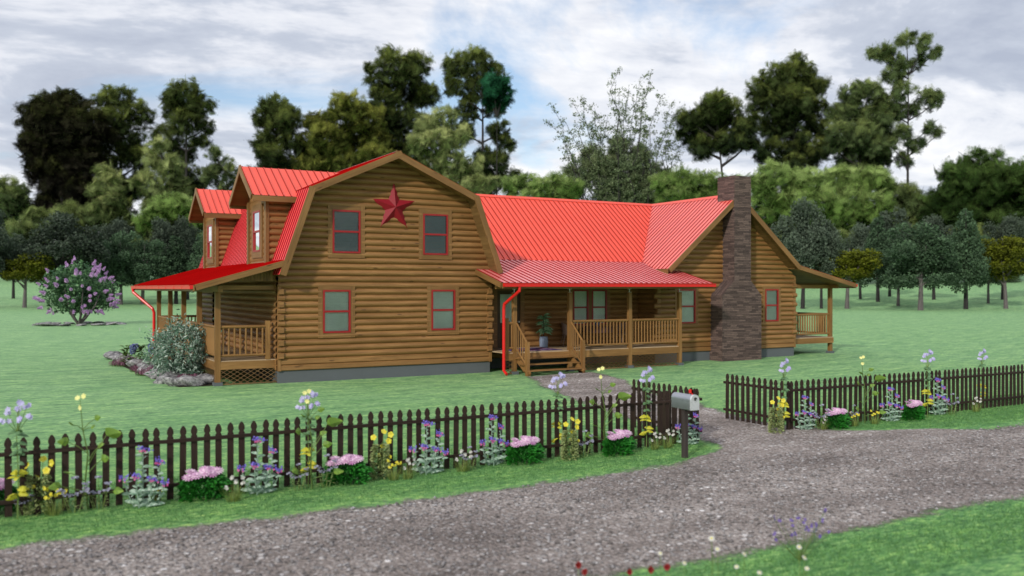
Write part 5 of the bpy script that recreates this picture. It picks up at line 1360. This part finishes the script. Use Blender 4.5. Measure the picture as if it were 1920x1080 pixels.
def far_tree(name,label,mat,Zd,base,clumps,dens=1.0,card=1.0,trunk=.5,limbw=.28,kr=1.13,fan=False):
    u0,v0=base; r=ray(u0,v0); p=r*Zd; gz=float(ground(p.x,p.y)); B=Vector((p.x,p.y,gz))
    t=thing(name,label,'tree' if trunk else 'bush',B,0,'tall trees beyond the grove' if trunk else 'bushes beyond the grove')
    m=Zd/F_PX; cl=[]; sat=[]
    for c in clumps:
        u,v,rp=c[:3]; d=random.uniform(-1.2,1.2)*rp*m; q=atdepth(u,v,Zd+d)-B; cl.append((tuple(q),rp*m*kr,dens))
        if not fan:
            for _k in range(2):
                w_=Vector((random.gauss(0,1),random.gauss(0,1),random.gauss(0,.8))).normalized()*rp*m*random.uniform(.85,1.2); sat.append((tuple(q+w_),rp*m*kr*random.uniform(.28,.48),dens*.9))
    if trunk:
        mb=MB(); hi=max(c[0][2] for c in cl); top=max(cl,key=lambda c:c[0][2])[0]; w=trunk
        ax=[sum(c[0][0] for c in cl)/len(cl),sum(c[0][1] for c in cl)/len(cl)]
        def axis_(z): k=max(0,min(1,z/hi)); return Vector((ax[0]*k**.7,ax[1]*k**.7,z))
        mb.tube([(0,0,-1),axis_(hi*.2),axis_(hi*.45),axis_(hi*.7),axis_(hi*.9)],[w,w*.85,w*.65,w*.4,w*.1],7)
        for ci,(c,rr,_) in enumerate(cl):
            c=Vector(c)
            if fan:
                if ci%8==7: mb.tube([Vector(q[0]) for q in [((cl[ci-7][0][0]*.5,cl[ci-7][0][1]*.5,2),)]+cl[ci-7:ci+1]],[limbw*(1-.09*j) for j in range(9)],5)
                continue
            z0=max(hi*.12,c.z-(Vector((c.x,c.y,0))-axis_(c.z)*Vector((1,1,0)).x).length*.8 if False else c.z-max(3,.7*math.hypot(c.x-ax[0],c.y-ax[1]))); a=axis_(min(z0,hi*.85)); mb.tube([a,a.lerp(c,.5)+Vector((0,0,-.4)),c],[limbw,limbw*.7,limbw*.25],5)
        mb.build('trunk',M['bark'],t)
    C,Q,Hh=crown_pts(cl+sat,7.5); n=len(C)
    d=rng.normal(0,1,(n,3)); d/=np.linalg.norm(d,axis=1,keepdims=True); e=np.cross(d,rng.normal(0,1,(n,3))); e/=np.linalg.norm(e,axis=1,keepdims=True); f=np.cross(d,e)
    s=(card*rng.uniform(1.1,2.3,n))[:,None]; e=e*s; f=f*s*.7
    V=np.stack([C-e-f,C+e-f,C+e+f,C-e+f],1).reshape(-1,3); uv=np.tile(np.array([(0,0),(1,0),(1,1),(0,1)]),(n,1))
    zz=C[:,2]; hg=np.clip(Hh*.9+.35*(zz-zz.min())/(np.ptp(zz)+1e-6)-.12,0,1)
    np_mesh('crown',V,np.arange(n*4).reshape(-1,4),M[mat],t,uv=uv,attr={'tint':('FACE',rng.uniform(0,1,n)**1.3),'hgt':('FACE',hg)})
    return t
random.seed(21)
far_tree('dark_tree','nearly black dense tree, tall and leftmost against the sky','f_black',235,(118,560),[(85,215,38),(128,205,38),(165,238,34),(72,272,30),(120,270,45),(162,300,36),(85,330,30),(125,340,38),(158,362,30),(100,388,30),(135,400,30),(70,240,28),(90,300,36),(110,235,36),(150,270,32)],dens=1.5,trunk=.9)
far_tree('tall_tree','tall dark green tree right beside the blackish one','f_dark',240,(225,560),[(198,190,22),(232,182,20),(215,228,26),(258,218,26),(192,262,22),(240,268,32),(207,312,26),(265,302,26),(245,352,28),(215,372,26),(225,400,26)],dens=1.0,trunk=.7)
far_tree('tall_tree','tall airy dark tree with flat topped crown, left of the dormers','f_dark',238,(350,560),[(345,178,32),(373,200,24),(322,205,22),(352,228,26),(388,238,16),(310,256,22),(345,278,22),(376,262,14),(335,312,24),(372,332,22),(355,362,26),(340,395,24),(325,180,16)],dens=.85,trunk=.7)
far_tree('light_tree','pale olive tree in front of the airy dark one','f_light',215,(305,560),[(287,296,18),(300,272,14),(320,318,22),(280,345,24),(312,362,26),(335,385,24),(290,385,24),(330,345,18),(300,405,22)],dens=.8,trunk=.4)
far_tree('light_tree','small pale yellowish tree before the blackish tree','f_light',215,(205,560),[(198,318,16),(212,342,18),(190,352,16),(215,372,18),(200,392,20)],dens=.8,trunk=.35)
far_tree('tall_tree','slim sparse dark tree just left of the front dormer peak','f_mid',236,(425,560),[(400,288,13),(420,310,16),(440,332,20),(402,336,20),(430,366,22),(456,342,10),(405,380,22),(445,385,20)],dens=.65,trunk=.5)
far_tree('dark_tree','single round topped dark tree behind the front dormer','f_dark',232,(518,560),[(520,204,24),(497,222,20),(540,226,22),(515,252,28),(490,272,16),(546,266,18),(510,296,26),(536,312,24),(500,332,22),(545,346,24),(515,360,26)],dens=1.2,trunk=.7)
far_tree('olive_tree','wide olive tree mass left above the gambrel ridge','f_olive',230,(650,560),[(600,236,26),(650,205,30),(690,228,28),(620,262,34),(670,266,36),(590,292,32),(640,312,36),(700,300,30),(576,330,26),(735,330,28),(610,345,30),(665,350,34),(575,265,18),(710,265,24)],dens=1.3,trunk=.8)
far_tree('tall_tree','tallest dark tree left of the twin crowns above the gable peak','f_dark',238,(755,560),[(740,128,30),(778,124,26),(708,150,18),(765,166,32),(724,188,24),(800,180,22),(750,222,30),(790,232,24),(740,266,30),(775,290,28),(695,130,10),(700,205,14),(720,230,22),(755,320,30)],dens=1.15,trunk=.8)
far_tree('tall_tree','tall dark tree with broken crown right above the gable peak','f_dark',240,(905,560),[(858,124,26),(890,118,30),(924,142,26),(850,165,18),(898,166,28),(880,205,22),(924,204,18),(872,246,18),(936,246,18),(946,270,16),(908,292,22),(930,312,22),(890,330,26),(955,338,18),(915,345,24)],dens=.95,trunk=.7)
far_tree('bluish_tree','small bluish green crown at the right edge of the broken dark tree','f_blue',228,(930,560),[(925,160,20),(938,185,20),(920,185,14),(945,165,10)],dens=1.3,trunk=.3)
far_tree('light_tree','light green loose tree right of the gable peak','f_light',222,(830,560),[(800,236,18),(830,226,22),(792,272,22),(830,272,28),(858,256,22),(812,312,30),(850,306,28),(880,322,24),(860,352,28),(900,352,24),(820,350,28)],dens=.9,trunk=.4)
FEATH=[]
for i in range(26):
    ub=1165+(i-12.5)*5.0; ang=(i-12.5)/14.5+random.gauss(0,.12); Ln=random.uniform(260,378)*(1-.28*abs(ang)); 
    for k in range(8):
        t=.18+.82*k/7; u=ub+ang*t*t*88*(Ln/300); v=470-Ln*t+18*abs(ang)*t**3
        FEATH.append((u+random.gauss(0,5),v+random.gauss(0,5),(15*(1-t)+6)*random.uniform(.7,1.25)))
def feathery(label,Zd,base,FE):
    r=ray(*base); p=r*Zd; B=Vector((p.x,p.y,float(ground(p.x,p.y)))); t=thing('feathery_tree',label,'tree',B,0,'tall trees beyond the grove'); m=Zd/F_PX
    mb=MB(); C=[]
    for k0 in range(0,len(FE),8):
        dp=random.uniform(-6,6); pts=[atdepth(u,v,Zd+dp)-B for u,v,_ in FE[k0:k0+8]]
        mb.tube([Vector((pts[0].x*.4,pts[0].y*.4,0))]+pts,[.20-.02*j for j in range(9)],5)
        for j in range(7):
            for q in range(9 if j<3 else 6):
                c=pts[j].lerp(pts[j+1],random.random()); L=random.uniform(1.6,4.2)*(1.15-.09*j); a=random.random()*6.28; d=Vector((math.cos(a),math.sin(a),random.uniform(-.1,.9))).normalized()
                n=int(26*L/3); tt=rng.uniform(.1,1,n); P=np.array(c)[None]+np.array(d)[None]*(tt*L)[:,None]; P[:,2]-=.55*L*tt**2*.5; P+=rng.normal(0,.30,(n,3)); C.append(P)
    mb.build('trunk',M['bark'],t); C=np.concatenate(C); n=len(C)
    V,Fc=leaf_cards(n,C,.62,aspect=.42); np_mesh('crown',V,Fc,M['feather'],t,attr={'tint':('FACE',rng.uniform(0,1,n))})
M['feather']=mat_leaf('feathery_foliage',(.06,.085,.045),(.24,.30,.15),.7,.2,.35)
feathery('airy feathery pale tree with thin twigs behind the main roof',230,(1165,560),FEATH)
far_tree('dark_tree','dark pine like tree with bare forked trunk left of the chimney top','f_dark',226,(1385,560),[(1298,246,24),(1343,200,28),(1370,212,24),(1330,232,28),(1288,222,16),(1396,242,24),(1316,276,22),(1365,266,28),(1405,268,16),(1310,215,16)],dens=1.3,trunk=.55,limbw=.4)
far_tree('dark_tree','big round topped dark tree above and right of the chimney','f_dark',232,(1490,560),[(1425,170,22),(1460,145,30),(1500,140,28),(1528,165,20),(1440,196,26),(1485,190,34),(1530,202,22),(1456,242,28),(1500,236,30),(1540,242,20),(1450,286,26),(1490,280,24),(1530,286,24),(1490,310,24)],dens=1.25,trunk=.8)
far_tree('tall_tree','soft green tree right of the big round topped dark tree','f_mid',228,(1610,560),[(1600,175,22),(1630,172,18),(1650,196,18),(1590,212,28),(1635,222,26),(1575,252,22),(1616,256,30),(1650,262,20),(1560,276,16),(1600,296,28),(1640,302,26),(1620,335,30)],dens=1.2,trunk=.6)
far_tree('tall_tree','tall airy tree with open top farthest right against the sky','f_mid',226,(1700,560),[(1640,100,11),(1665,94,13),(1700,75,13),(1732,84,13),(1752,100,10),(1685,116,15),(1720,116,12),(1674,140,17),(1690,172,19),(1736,182,17),(1756,190,11),(1680,212,21),(1712,206,13),(1690,252,16),(1668,272,12),(1742,242,9),(1716,272,14),(1762,250,7),(1696,302,12),(1660,235,14)],dens=.95,trunk=.45,limbw=.2)
B_=[('f_grey',236,(1160,560),[(1090,330,26),(1130,320,28),(1175,325,28),(1215,330,26),(1250,340,22),(1110,290,18),(1160,280,20),(1200,290,18),(1070,355,20),(1150,360,30),(1200,360,30)],'soft pale leafy thicket at the foot of the feathery tree'),
('f_mid',240,(15,560),[(0,360,30),(22,372,24),(42,388,18),(10,400,30),(60,410,20)],'dull olive bush mass at the far left horizon'),
('f_fresh',205,(320,560),[(300,395,20),(320,382,20),(345,392,22),(365,405,20),(280,410,22)],'bright lime bush behind the trees left of the dormers'),
('f_mid',215,(180,560),[(80,420,30),(130,415,30),(180,405,26),(220,420,28),(60,450,30),(150,450,34),(230,455,30)],'shadowed green bush mass behind the left grove'),
('f_mid',215,(450,560),[(270,440,30),(320,435,30),(370,425,28),(420,415,28),(460,410,26),(500,395,26),(560,380,26)],'shadowed bush mass behind the dormers'),
('f_fresh',225,(1000,560),[(960,352,16),(985,342,18),(1010,352,18),(1040,346,16),(1075,352,18),(1000,375,22),(1050,378,24)],'low fresh green bush over the left part of the main roof ridge'),
('f_fresh',220,(1320,560),[(1240,345,18),(1275,335,22),(1305,342,22),(1340,340,18),(1320,370,26),(1265,372,26),(1370,345,16),(1360,375,24)],'fresh green bush left of the chimney top'),
('f_fresh',205,(1480,560),[(1430,345,22),(1450,330,24),(1485,340,26),(1520,346,28),(1440,380,30),(1490,385,32),(1540,385,34),(1500,420,34),(1560,425,34)],'large light green bush right of the chimney'),
('f_fresh',210,(1610,560),[(1560,340,26),(1600,342,28),(1640,335,22),(1590,380,32),(1640,385,30),(1620,425,34),(1660,350,16)],'light green bush beyond the dark round grove trees'),
('f_mid',212,(1700,560),[(1680,365,24),(1710,375,24),(1680,405,30),(1730,400,30),(1690,440,34),(1750,440,34)],'mid green bush under the tall airy tree'),
('f_green',208,(1830,560),[(1795,330,30),(1832,310,26),(1815,345,32),(1850,340,30),(1780,370,32),(1840,378,38),(1760,395,30),(1800,410,34)],'dark green bush hill with a peaked top at right'),
('f_green',206,(1900,560),[(1872,330,32),(1902,345,32),(1932,330,32),(1890,385,38),(1935,375,34),(1910,420,36),(1860,425,34)],'dark green bush mass at the right picture edge'),
('f_mid',205,(1460,560),[(1430,440,34),(1480,460,34),(1540,465,34),(1600,465,34),(1660,470,34),(1720,475,34),(1790,470,34),(1850,470,34),(1910,470,34),(1440,490,30),(1560,500,30),(1700,505,30),(1880,505,30)],'shadowed undergrowth behind the right grove'),
('f_mid',205,(150,560),[(20,480,32),(80,490,32),(140,490,32),(200,490,32),(260,480,32),(320,480,32),(380,470,32),(30,440,28)],'shadowed undergrowth behind the left grove')]
for mt,Zd,b,c,lab in B_: far_tree('bush',lab,mt,Zd,b,c,dens=1.2,trunk=0)
